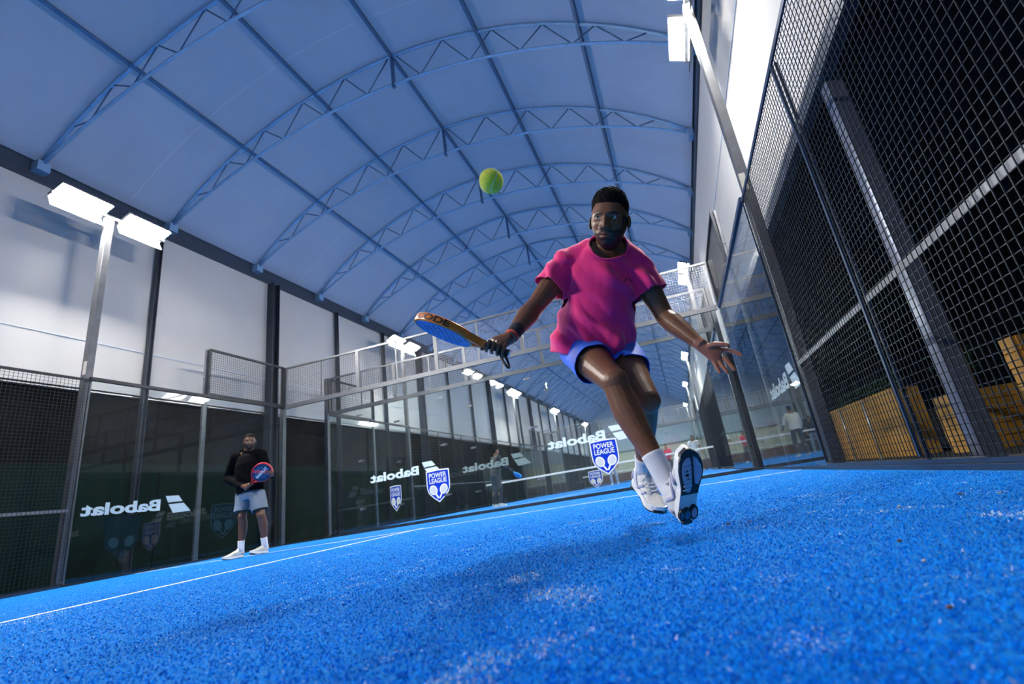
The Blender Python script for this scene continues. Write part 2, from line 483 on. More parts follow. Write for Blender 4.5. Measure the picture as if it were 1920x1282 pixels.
# eave beams
for nm, x0, x1 in (('trim_1', HL - 0.16, HL + 0.02), ('trim_2', HR - 0.02, HR + 0.16)):
    b = MB().box(x0, x1, Y0, Y1, 6.62, 6.66).box(x0 + 0.07, x1 - 0.07, Y0, Y1, 6.66, 7.14).box(x0, x1, Y0, Y1, 7.14, 7.18).build(nm, 'beam_steel')
    struct(b, 'dark steel eave beam carrying the arch feet')
# lower edge beam on the open side, added black roof and walls blocking the sky beyond it
b = MB().box(HR + 0.0, HR + 0.12, Y0, Y1, 3.05, 3.2).build('trim_3', 'beam_steel'); struct(b, 'dark rail along the lower hem of the fabric wall')
b = MB().box(HR + 0.12, 18.2, Y0, Y1, 3.3, 3.4).build('ceiling_sky_blocker', 'sky_blocker_black'); struct(b, 'added black canopy hiding the sky beside the hall')  # added occluder: shuts out the blue sky so the open side stays black
b = MB().box(18.0, 18.2, Y0, Y1, -0.06, 3.3).build('wall_sky_blocker', 'sky_blocker_black'); struct(b, 'added black wall hiding the sky beyond the walkway')
for y in (Y0, Y1 + 2.0):
    b = MB().box(HR + 0.1, 18.0, y, y + 0.1, -0.06, 3.3).build('wall_sky_blocker_end', 'sky_blocker_black'); struct(b, 'added black end wall hiding the sky along the walkway')

# ---- end walls (gables)
def gable(name, y, mname, z0):
    pts = [(HL - 0.1, z0)] + [(HR + 0.1, z0)] + [(HC + dx, ztop(dx) + 0.05) for dx in np.linspace(5.66, -5.66, 25)]
    M = Matrix(((1, 0, 0, 0), (0, 0, -1, y), (0, 1, 0, 0), (0, 0, 0, 1)))
    return MB().prism(pts, 0, 0.06, M).build(name, mname)
b = gable('wall_back', Y1, 'grey_fabric_far', 3.2); struct(b, 'grey fabric gable closing the far end of the hall')
b = MB().box(HL - 0.1, 18, Y1 + 0.3, Y1 + 0.4, 0.9, 3.25).build('wall_back_cream', 'cream_wall'); struct(b, 'cream plaster wall at the far end')
b = MB().box(HL - 0.1, 18, Y1 + 0.28, Y1 + 0.4, -0.06, 0.9).build('wall_back_maroon', 'maroon_wall'); struct(b, 'maroon dado at the far end')
b = gable('wall_front', Y0, 'grey_fabric_far', 0.0); struct(b, 'grey fabric gable behind the camera')

# ================================================================== ROOF TRUSSES
def make_arch():
    root = empty('roof_truss', (HC, 0, 0))
    dxs = np.linspace(-5.62, 5.62, 29)
    MB().tube([(d, 0, ztop(d)) for d in dxs], 0.036, 10, ref=(0, 1, 0)).build('top_chord', 'truss_steel', root, True)
    MB().tube([(d, 0, zbot(d) if abs(d) < 5.0 else zbot(d)) for d in dxs], 0.029, 10, ref=(0, 1, 0)).build('bottom_chord', 'truss_steel', root, True)
    tops = np.array([-4.95, -3.9, -2.9, -1.95, -0.12]); tops = np.array([-5.0, -4.15, -3.2, -2.2, -1.15, -0.08])
    nodes_t = list(tops) + [-t for t in tops[::-1]]
    bots = [(nodes_t[i] + nodes_t[i + 1]) / 2 for i in range(len(nodes_t) - 1)]
    bots = [b_ for b_ in bots if abs(b_) > 0.05]
    for b_ in bots:
        for t in sorted(nodes_t, key=lambda t: abs(t - b_))[:2]:
            MB().tube([(b_, 0, zbot(b_) + 0.01), (t, 0, ztop(t) - 0.01)], 0.013, 6, ref=(0, 1, 0)).build('brace', 'purlin_steel', root, True)
    MB().box(-0.03, 0.03, -0.03, 0.03, ZB - 0.09, ZT).build('king_post', 'purlin_steel', root)
    for s in (-1, 1):
        MB().box(s * 5.64 - 0.10, s * 5.64 + 0.02 if s > 0 else s * 5.64 + 0.10, -0.09, 0.09, EZ - 0.16, EZ + 0.03).build('foot_plate', 'truss_steel', root)
    return root
proto = make_arch()
ordinal = ['first', 'second', 'third', 'fourth', 'fifth', 'sixth', 'seventh', 'eighth', 'ninth', 'tenth', 'eleventh', 'twelfth', 'thirteenth', 'fourteenth', 'fifteenth', 'sixteenth', 'seventeenth', 'eighteenth', 'nineteenth', 'twentieth']
vis = 0
for k in range(-8, 21):
    o = proto if k == -8 else copy_tree(proto)
    o.location = (HC, arch_y(k), 0)
    if k < -2:
        tag(o, 'blue steel arch truss of the vault behind the camera', 'truss', 'vault trusses behind the camera')
    elif vis < 9:
        tag(o, f'blue lattice arch truss under the vault, {ordinal[vis]} one counting from the nearest', 'truss', 'vault trusses'); vis += 1
    else:
        tag(o, f'small distant arch truss in the far vault, {ordinal[k - 7] if k - 7 < 20 else "last"} after the nine nearest', 'truss', 'distant vault trusses')
pl = ['nearest the wall with the dark eave beam', 'between the outer purlin and the ridge', 'along the ridge of the vault', 'just past the ridge above the running player', 'closest to the tall white fabric wall']
for i, dx in enumerate((-3.72, -1.87, 0.0, 1.9, 3.85)):
    z = ztop(dx) + 0.0
    o = MB().box(-0.03, 0.03, Y0, Y1, -0.04, 0.04).build('purlin', 'purlin_steel'); o.location = (HC + dx, 0, z - 0.02)
    o.rotation_euler = (0, math.asin(dx / RT), 0)
    tag(o, 'long dark steel purlin ' + pl[i], 'purlin', 'vault purlins')

# ================================================================== HALL COLUMNS
def column(x, y, wide, z1, label, grp, mname='dark_steel', box=None):
    w = box or (0.11 if wide else 0.045)
    mb = MB().box(-w, w, -w, -w + 0.014, 0, z1).box(-w, w, w - 0.014, w, 0, z1).box(-0.006, 0.006, -w + 0.014, w - 0.014, 0, z1)
    if box: mb = MB().bevel_box(-w, w, -w, w, 0, z1, 0.012)
    e = empty('steel_column', (x, y, -0.052))
    mb.build('shaft', mname, e)
    MB().box(-w - 0.04, w + 0.04, -w - 0.04, w + 0.04, 0, 0.015).build('base_plate', mname, e)
    tag(e, label, 'column', grp); return e
nth = 0
for i in range(-1, 19):
    y = 0.4 + 2.5 * i - (0.5 if i == -1 else 0)
    wide = (i % 3 == 0)
    if i == -1: lb = 'slim dark column just behind the lit floodlight pole by the white fabric wall'
    elif i == 0: lb = 'thick dark column rising behind the mesh top of the corner'
    elif i == 1: lb = 'slim dark column next after the thick one, seen above the end mesh'
    elif i == 2: lb = 'slim dark column second after the thick one, partly behind the far floodlight'
    elif i < -1: lb = 'dark column along the white fabric wall outside the view'
    else: lb = 'distant dark column along the white fabric wall, seen through the end glass'
    column(HL + 0.07, y, wide, 6.68, lb, 'wall columns')
column(HR - 0.02 + 0.14, -5.5, True, 3.25 + 0.05, 'broad steel column with a bright gleam behind the large mesh fence', 'walkway columns', 'column_grey', 0.07)
column(HR + 0.14, -0.4, True, 3.3, 'dark column outside the far corner of the court', 'walkway columns')
for y in (5.0, 10.5, 16.0, 21.5): column(HR + 0.14, y, True, 3.3, 'distant dark column on the open side of the hall', 'walkway columns')
column(12.4, -5.2, False, 3.35, 'slim steel post in the dark walkway', 'walkway columns', 'grey_frame', 0.03)

# ================================================================== COURT ENCLOSURE
def wire_grid(w, h, step=0.05, r=0.002):
    mb = MB(); nx = int(round(w / step)); nz = int(round(h / step))
    for i in range(nx + 1):
        x = min(max(i * w / nx, r), w - r); mb.box(x - r, x + r, -r, r, 0, h)
    for j in range(nz + 1):
        z = min(max(j * h / nz, r), h - r); mb.box(0, w, r * 0.9, r * 2.7, z - r, z + r)
    return mb.mesh('wire_mesh')
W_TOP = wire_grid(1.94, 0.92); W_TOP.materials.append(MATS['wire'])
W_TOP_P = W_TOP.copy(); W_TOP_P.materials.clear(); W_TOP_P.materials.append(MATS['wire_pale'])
W_SIDE = wire_grid(1.94, 2.94); W_SIDE.materials.append(MATS['wire'])
W_SIDE_F = wire_grid(1.94, 2.94, 0.10, 0.003); W_SIDE_F.materials.append(MATS['wire'])

def mesh_panel(x, y, z, rz, h, label, grp, frame='grey_frame', wires=None, midv=True):
    """2 m wide framed wire panel, local x along its width"""
    e = empty('mesh_screen', (x, y, z), rz)
    t = 0.02 if h < 2 else 0.008
    MB().box(0.0, 2.0, -t, t, h - 0.04, h).build('top_rail', frame, e)
    MB().box(0.0, 2.0, -t, t, 0, 0.04 if h < 2 else 0.022).build('bottom_rail', frame, e)
    sw = 0.04 if h < 2 else 0.010
    for x0 in (0.0, 2.0 - sw): MB().box(x0, x0 + sw, -t, t, 0.04, h - 0.04).build('stile', frame, e)
    if midv == 'v': MB().box(0.985, 1.015, 0.006, t, 0.04, h - 0.04).build('mullion', frame, e)
    if midv == 'h': MB().box(0.04, 1.96, 0.006, t, 0.98, 1.02).build('mid_rail', 'rail_grey', e)
    w = add_obj('wire_mesh', wires, None, e); w.location = (0.03, 0, 0.03 if h > 2 else 0.04); w['kind'] = 'stuff'
    tag(e, label, 'mesh screen', grp); return e

BOLT = MB().tube([(0, -0.012, 0), (0, 0.0, 0)], 0.016, 10).mesh('bolt'); BOLT.materials.append(MATS['chrome'])
CLAMP = MB().prism([(0.022 * math.cos(a) + (0.06 if math.cos(a) > 0 else -0.06), 0.022 * math.sin(a)) for a in np.linspace(0, 2 * math.pi, 17)[:-1]], 0, 0.014, Matrix.Rotation(math.pi / 2, 4, 'X')).mesh('clamp'); CLAMP.materials.append(MATS['grey_frame'])

def glass_panel(x, y, rz, label, grp, clamps=True, w=2.0, h=2.97):
    e = empty('glass_screen', (x, y, 0.03), rz)
    MB().box(0.004, w - 0.004, -0.006, 0.006, 0, h).build('pane', 'court_glass', e)
    if clamps:
        for z in (0.44, 1.44, 2.44):
            c = add_obj('clamp', CLAMP, None, e); c.location = (0.0, -0.008, z)
            for dx in (-0.06, 0.06):
                b_ = add_obj('bolt', BOLT, None, c); b_.location = (dx, -0.012, 0)
    tag(e, label, 'glass screen', grp); return e

def post(x, y, z1, label, grp, wx=0.04, wy=0.04, mname='grey_frame', bolts=True, face=-1):
    e = empty('steel_post', (x, y, 0))
    MB().bevel_box(-wx, wx, -wy, wy, 0.0, z1, 0.006).build('tube', mname, e)
    MB().box(-wx - 0.03, wx + 0.03, -wy - 0.03, wy + 0.03, 0, 0.01).build('foot_plate', mname, e)
    if bolts:
        for z in np.arange(0.45, z1, 0.99):
            b_ = add_obj('bolt', BOLT, None, e); b_.location = (0, -wy, z)
    tag(e, label, 'post', grp); return e

def floodlight(x, y, ydir, inward, label, grp, tagged, lens='lamp_lens'):
    """square pole with two LED heads on a bar along y"""
    e = empty('floodlight_pole', (x, y, 0))
    MB().bevel_box(-0.055, 0.055, -0.055, 0.055, 0, 6.0, 0.008).build('pole', 'grey_frame', e)
    MB().box(-0.056, 0.056, -0.12, 0.12, 0, 0.012).build('base_plate', 'grey_frame', e)
    MB().box(-0.03, 0.03, -0.85, 0.95, 6.0, 6.05).build('crossbar', 'grey_frame', e)
    if tagged: MB().box(-0.035 + inward * 0.022, 0.035 + inward * 0.022, -0.0575, -0.0555, 3.10, 3.32).build('paper_tag', 'tag_paper', e)
    for yc in (-0.46, 0.56):
        h = MB().box(-0.17, 0.17, -0.38, 0.38, 0.012, 0.06).build('lamp_head', 'grey_frame', e)
        h.location = (inward * 0.08, yc, 6.055); h.rotation_euler = (0, -inward * 0.42, 0)
        MB().box(-0.15, 0.15, -0.36, 0.36, 0.0, 0.012).build('lens', lens, h)
        MB().box(-inward * 0.17 - 0.005, -inward * 0.17 + 0.005, -0.38, 0.38, -0.20, 0.02).build('added_light_skirt', 'grey_frame', h)  # skirt added to keep lamp light off the fabric wall
        for q in range(5): MB().box(-0.15, 0.15, -0.34 + q * 0.16, -0.33 + q * 0.16, 0.06, 0.085).build('cooling_fin', 'grey_frame', h)
    tag(e, label, 'floodlight', grp); return e

def babolat(parent, M, mname='logo_white', with_text=True):
    """brand lettering 1.15 m wide with its striped emblem; local u to the reading direction, v up; M maps (u, v, 0) to panel space"""
    if with_text:
        co, fc = text_mesh('Babolat', 1.16, 0.185, 0.036)
        vv = [tuple(M @ V((c[0] + 0.58, c[1], 0))) for c in co]
        add_mesh('brand_lettering', vv, fc, mname, parent)
    for q in (((0.50, 0.235), (0.27, 0.235), (0.19, 0.135), (0.45, 0.125)), ((0.44, 0.095), (0.17, 0.105), (0.03, -0.04), (0.35, -0.055))):
        vv = [tuple(M @ V((a, b_, 0))) for a, b_ in q] + [tuple(M @ V((a, b_, 0.002))) for a, b_ in q]
        add_mesh('brand_stripe', vv, [(3, 2, 1, 0), (4, 5, 6, 7), (0, 1, 5, 4), (1, 2, 6, 5), (2, 3, 7, 6), (3, 0, 4, 7)], mname, parent)

def shield(parent, M, w=0.52, h=0.65, cols=('logo_white', 'shield_blue', 'shield_grey')):
    """club badge: shield with two words and two crossed rackets; M maps (u, v, depth) to panel space"""
    sx, sy = w / 0.52, h / 0.65
    def outline(k):
        p = [(-0.26, 0.31), (-0.13, 0.318), (0, 0.325), (0.13, 0.318), (0.26, 0.31), (0.262, 0.05), (0.255, -0.06), (0.22, -0.14), (0.12, -0.235), (0, -0.325), (-0.12, -0.235), (-0.22, -0.14), (-0.255, -0.06), (-0.262, 0.05)]
        return [(a * k, b_ * k) for a, b_ in p]
    def plate(name, pts, d, mname, par):
        pts = [(p[0] * sx, p[1] * sy) for p in pts]; n = len(pts)
        vv = [tuple(M @ V((*p, d))) for p in pts] + [tuple(M @ V((*p, d + 0.0015))) for p in pts]
        ff = [tuple(range(n - 1, -1, -1)), tuple(range(n, 2 * n))] + [(i, (i + 1) % n, n + (i + 1) % n, n + i) for i in range(n)]
        return add_mesh(name, vv, ff, mname, par)
    bd = plate('club_badge', outline(1.0), 0.0, cols[0], parent)
    plate('badge_field', outline(0.93), 0.002, cols[1], bd)
    for body, u, v, ww in (('POWER', -0.195, 0.165, 0.39), ('LEAGUE', -0.195, 0.055, 0.39)):
        co, fc = text_mesh(body, ww, 0.095, 0.012)
        add_mesh('badge_lettering', [tuple(M @ V(((c[0] + u) * sx, (c[1] + v) * sy, 0.0045))) for c in co], fc, cols[0], bd)
    for s in (-1, 1):
        c = (s * 0.115, -0.075); ca, sa = math.cos(s * -0.55), math.sin(s * -0.55)
        def rot(p): return (c[0] + p[0] * ca - p[1] * sa, c[1] + p[0] * sa + p[1] * ca)
        el = [rot((0.085 * math.cos(t), 0.10 * math.sin(t))) for t in np.linspace(0, 2 * math.pi, 25)[:-1]]
        plate('badge_racket', el, 0.0045, cols[0], bd)
        el = [rot((0.068 * math.cos(t), 0.082 * math.sin(t))) for t in np.linspace(0, 2 * math.pi, 25)[:-1]]
        plate('badge_racket_face', el, 0.0065, cols[2], bd)
        plate('badge_handle', [rot(p) for p in ((-0.014, -0.095), (0.014, -0.095), (0.016, -0.20), (-0.016, -0.20))], 0.005, cols[0], bd)

def M_uv(ox, oz, flip, d):
    """panel space matrix: u along panel x (or reversed when flip), v up, depth towards the local -y side"""
    s = -1 if flip else 1
    return Matrix(((s, 0, 0, ox), (0, 0, -1, d), (0, 1, 0, oz), (0, 0, 0, 1)))

def court_end(yw, s, who, near):
    """one end of a court: glass back wall at y = yw, side walls running to y + s*4 (s = -1 or +1)"""
    frame = 'grey_frame'
    P = {}
    ordx = ['beside the corner post', 'second from that corner', 'in the middle', 'behind the running player', 'at the far end past the running player']
    for i in range(5):
        lb = f'clear glass screen of the {who} back wall, {ordx[i]}' if (near or who == 'second') else f'distant clear glass screen in the {who} end wall'
        P['b', i] = glass_panel(2.0 * i, yw, 0, lb, who + ' end glass', clamps=(i > 0))
        lb = f'wire mesh atop the {who} back wall, {ordx[i]}' if (near or who == 'second') else f'distant wire mesh on top of the {who} end wall'
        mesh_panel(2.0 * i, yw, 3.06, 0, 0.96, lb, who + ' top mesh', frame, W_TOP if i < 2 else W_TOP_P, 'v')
    rl = MB().box(0.04, 9.96, yw - 0.03, yw + 0.03, 3.0, 3.055).build('glass_rail', frame)
    tag(rl, f'long grey steel rail capping the {who} back glass', 'rail', 'glass cap rails')
    kb = MB().box(0.0, 10.0, yw - 0.02, yw + 0.02, 0.0, 0.03).build('glass_kerb', 'black_frame')
    tag(kb, f'low dark steel channel under the {who} back glass', 'channel', 'glass channels')
    for x, nm in ((0.0, 'on the side of the green windbreak'), (10.0, 'on the side of the big mesh fence')):
        inw = 1 if x == 0 else -1
        post(x - inw * 0.06, yw - s * 0.0 , 4.02, f'grey corner post of the {who} court {nm}', who + ' corner posts', 0.05, 0.05)
        sd = 'windbreak' if x == 0 else 'walkway'
        ya, yb = yw + s * 2.0, yw + s * 4.0
        post(x - inw * 0.05, ya, 4.0, f'bolted steel post between glass panes on the {sd} side of the {who} court', who + ' side posts', 0.022, 0.045, frame)
        for q, (y0, nm2) in enumerate(((yw, 'nearest the corner'), (ya, 'farther from the corner'))):
            # local +x runs along the wall so that local -y faces the court interior
            if x == 0: org, rz = (min(y0, y0 + 2 * s)), math.pi / 2
            else: org, rz = (max(y0, y0 + 2 * s)), -math.pi / 2
            lb = f'glass side panel on the {sd} side of the {who} court, {nm2}'
            # rz = 90deg: local x -> +y, local -y -> +x (interior for x = 0)
            P[sd, q] = glass_panel(x, org, rz, lb, who + ' side glass', clamps=False)
            if q == 0:
                lx = 1 if x == 0 else -1
                mp_ = mesh_panel(x, org + (0.062 * lx if abs(org - yw) < 0.01 else 0), 3.06, rz, 0.96, f'raised wire mesh panel over the {sd} side glass of the {who} court', who + ' raised mesh', 'black_frame', W_TOP, None)
                mp_.scale.x = 0.968
        r_ = MB().box(x - 0.025, x + 0.025, min(yw + s * 0.05, yb), max(yw + s * 0.05, yb), 3.0, 3.055).build('glass_rail', 'black_frame' if x == 0 else 'blue_frame')
        tag(r_, f'dark rail along the top of the {sd} side glass of the {who} court', 'rail', 'glass cap rails')
        k_ = MB().box(x - 0.02, x + 0.02, min(yw + s * 0.05, yb), max(yw + s * 0.05, yb), 0.0, 0.03).build('glass_kerb', 'black_frame')
        tag(k_, f'low dark channel under the {sd} side glass of the {who} court', 'channel', 'glass channels')
    return P

P1 = court_end(0.0, -1, 'near', True)
P2 = court_end(1.5, 1, 'second', False)
P3 = court_end(21.5, -1, 'second far', False)
P4 = court_end(23.0, 1, 'third', False)

# floodlights of the courts (x = -0.06 / 10.06: on the outside of the enclosure line)
floodlight(-0.09, -4.0, 1, 1, 'grey floodlight pole with two glaring heads by the white fabric wall', 'court floodlights', True)
floodlight(10.09, -4.0, 1, -1, 'silver floodlight pole leaning over the large mesh fence, two glaring heads', 'court floodlights', True)
floodlight(-0.09, 5.5, 1, 1, 'floodlight pole glaring through the end mesh near the racket', 'court floodlights', False)
floodlight(10.09, 5.5, 1, -1, 'floodlight pole glaring behind the player above the end mesh', 'court floodlights', False)
for x, s in ((-0.09, 1), (10.09, -1)):
    if s > 0: floodlight(x, -11.6, 1, s, 'floodlight pole at the other end of the court behind the camera', 'rear floodlights', False, 'lamp_lens_rear')
    for y, nm in ((17.5, 'at the far end of the second court'), (27.0, 'at the start of the farthest court'), (39.0, 'at the end of the farthest court')):
        floodlight(x, y, 1, s, f'distant floodlight pole {nm} on the {"windbreak" if s > 0 else "walkway"} side', 'distant floodlights', False)

# side mesh fences of the near court
for q, nm in enumerate(('next to the glass panels', 'in the middle of the run', 'closest to the camera')):
    y = -6.0 - 2 * q
    for x, rz, yy, sd in ((0.0, math.pi / 2, y, 'windbreak'), (10.0, -math.pi / 2, y + 2, 'walkway')):
        mesh_panel(x, yy, 0.03, rz, 2.99, f'tall dark wire mesh fence panel on the {sd} side, {nm}', sd + ' fence panels', 'black_frame' if x == 0 else 'blue_frame', W_SIDE, 'h')
        if q < 2:
            post(x - (0.036 if x == 0 else -0.036), y, 3.0, f'thin dark fence post on the {sd} side, {"first" if q == 0 else "second"} from the floodlight pole', sd + ' fence posts', 0.010, 0.012, 'blue_frame')
for x, sd in ((0.0, 'windbreak'), (10.0, 'walkway')):
    k_ = MB().box(x - 0.03, x + 0.03, -10.0, -4.02, 0.0, 0.028).build('fence_kerb', 'blue_frame')
    tag(k_, f'dark blue base beam under the mesh fence on the {sd} side', 'kerb', 'fence kerbs')
# mesh fences of the second court
for q in range(6):
    y = 5.5 + 2 * q
    for x, rz, yy, sd in ((0.0, math.pi / 2, y, 'windbreak'), (10.0, -math.pi / 2, y + 2, 'walkway')):
        mesh_panel(x, yy, 0.06, rz, 2.96, f'distant mesh fence on the {sd} side of the second court, {ordinal[q]} from its near end', 'second ' + sd + ' fence panels', 'black_frame', W_SIDE_F, 'h')

# lettering and badges on the near glass
babolat(P1['b', 1], M_uv(1.95, 0.93, True, 0.010), 'logo_white')
babolat(P1['b', 3], M_uv(1.95, 0.95, True, 0.010), 'logo_white')
babolat(P1['windbreak', 1], M_uv(1.86, 0.90, True, 0.010), 'logo_white')
babolat(P1['walkway', 1], M_uv(2.02, 0.86, True, 0.010), 'logo_white')
shield(P1['b', 1], M_uv(1.80, 0.645, False, -0.008))
shield(P1['b', 3], M_uv(1.30, 0.635, False, -0.008))
shield(P1['windbreak', 0], M_uv(0.5, 0.62, False, 0.010), cols=('logo_teal_light', 'logo_teal', 'logo_teal_light'))
shield(P1['windbreak', 1], M_uv(0.72, 0.55, False, 0.010), cols=('logo_teal', 'logo_teal', 'logo_teal_light'))
shield(P2['b', 0], M_uv(1.86, 0.60, False, -0.008), 0.30, 0.60)
shield(P2['b', 3], M_uv(0.78, 0.28, False, -0.008), 0.30, 0.36)
babolat(P2['b', 2], M_uv(1.4, 0.90, True, 0.010), 'logo_ghost')

# net of the second court
def net(y, label):
    e = empty('court_net', (0, y, 0))
    MB().box(0.06, 9.94, -0.012, 0.012, 0.86, 0.93).build('tape', 'net_tape', e)
    mb = MB()
    for x in np.arange(0.1, 9.95, 0.08): mb.box(x - 0.002, x + 0.002, -0.002, 0.002, 0.02, 0.86)
    for z in np.arange(0.02, 0.86, 0.08): mb.box(0.06, 9.94, -0.002, 0.002, z - 0.002, z + 0.002)
    w = mb.build('netting', 'net_black', e); w['kind'] = 'stuff'
    for x in (0.04, 9.96): MB().tube([(x, 0, 0), (x, 0, 0.95)], 0.03, 12).build('net_post', 'black_frame', e, True)
    tag(e, label, 'net', 'court nets')
net(11.5, 'white-taped net of the second court seen through the end glass')
net(33.0, 'white-taped net of the farthest court')

# ================================================================== PEOPLE
def remesh(mb, name, voxel, smooth=6, cut=None):
    """fuse overlapping closed tubes into one continuous surface"""
    me = mb.mesh(name + '_src')
    o = bpy.data.objects.new(name + '_src', me); COL.objects.link(o)
    r = o.modifiers.new('r', 'REMESH'); r.mode = 'VOXEL'; r.voxel_size = voxel
    if smooth:
        q = o.modifiers.new('s', 'SMOOTH'); q.iterations = smooth; q.factor = 0.5
    dg = bpy.context.evaluated_depsgraph_get(); dg.update()
    out = bpy.data.meshes.new_from_object(o.evaluated_get(dg)); out.name = name
    bpy.data.objects.remove(o); bpy.data.meshes.remove(me)
    return out
def coords(me):
    a = np.empty(len(me.vertices) * 3); me.vertices.foreach_get('co', a); return a.reshape(-1, 3)
def normals(me):
    a = np.empty(len(me.vertices) * 3); me.vertices.foreach_get('normal', a); return a.reshape(-1, 3)
def set_coords(me, co):
    me.vertices.foreach_set('co', np.ascontiguousarray(co).ravel()); me.update()
def set_col(me, col):
    c = np.ones((len(me.vertices), 4)); c[:, :3] = col
    at_ = me.color_attributes.new('col', 'FLOAT_COLOR', 'POINT'); at_.data.foreach_set('color', c.ravel())
def cut_open(me, cuts):
    """remove the faces beyond each (centre, normal, radius) opening"""
    import bmesh
    co = coords(me); kill = np.zeros(len(co), bool)
    for c, n, r, *hmax in cuts:
        c = np.array(c); n = np.array(n) / np.linalg.norm(n)
        d = co - c; h = d @ n
        rad = np.linalg.norm(d - np.outer(h, n), axis=1)
        kill |= (h > 0) & (rad < r) & (h < (hmax[0] if hmax else 0.16))
    bm = bmesh.new(); bm.from_mesh(me); bm.verts.ensure_lookup_table()
    bmesh.ops.delete(bm, geom=[bm.verts[i] for i in np.nonzero(kill)[0]], context='VERTS')
    bm.to_mesh(me); bm.free(); me.update()
def thicken(o, t):
    md = o.modifiers.new('thickness', 'SOLIDIFY'); md.thickness = t; md.offset = -1
def lerp(a, b, t): return a + (b - a) * t
def join_data(meshes):
    vs, fs, off = [], [], 0
    for me_v, me_f in meshes:
        vs.append(np.asarray(me_v)); fs += [tuple(i + off for i in f) for f in me_f]; off += len(me_v)
    return np.vstack(vs), fs
def mesh_data(me): return coords(me), [tuple(p.vertices) for p in me.polygons]
def fold(co, no, dirs, amp, warp=6.0, seed=0.0):
    """cloth folds: sharpened waves running along given directions"""
    out = co.copy()
    for i in range(len(co)):
        p = co[i]; w = mnoise.noise(V(p * 4 + seed)) * 1.6
        d = 0.0
        for (dv, fr, a) in dirs:
            s_ = math.sin((p @ dv) * fr + w * warp * 0.5)
            d += a * (s_ * abs(s_) ** 0.3)
        m_ = 0.5 + mnoise.noise(V(p * 5 + seed + 7))
        out[i] = p + no[i] * max(d * amp * max(0.1, m_), -0.0045)
    return out

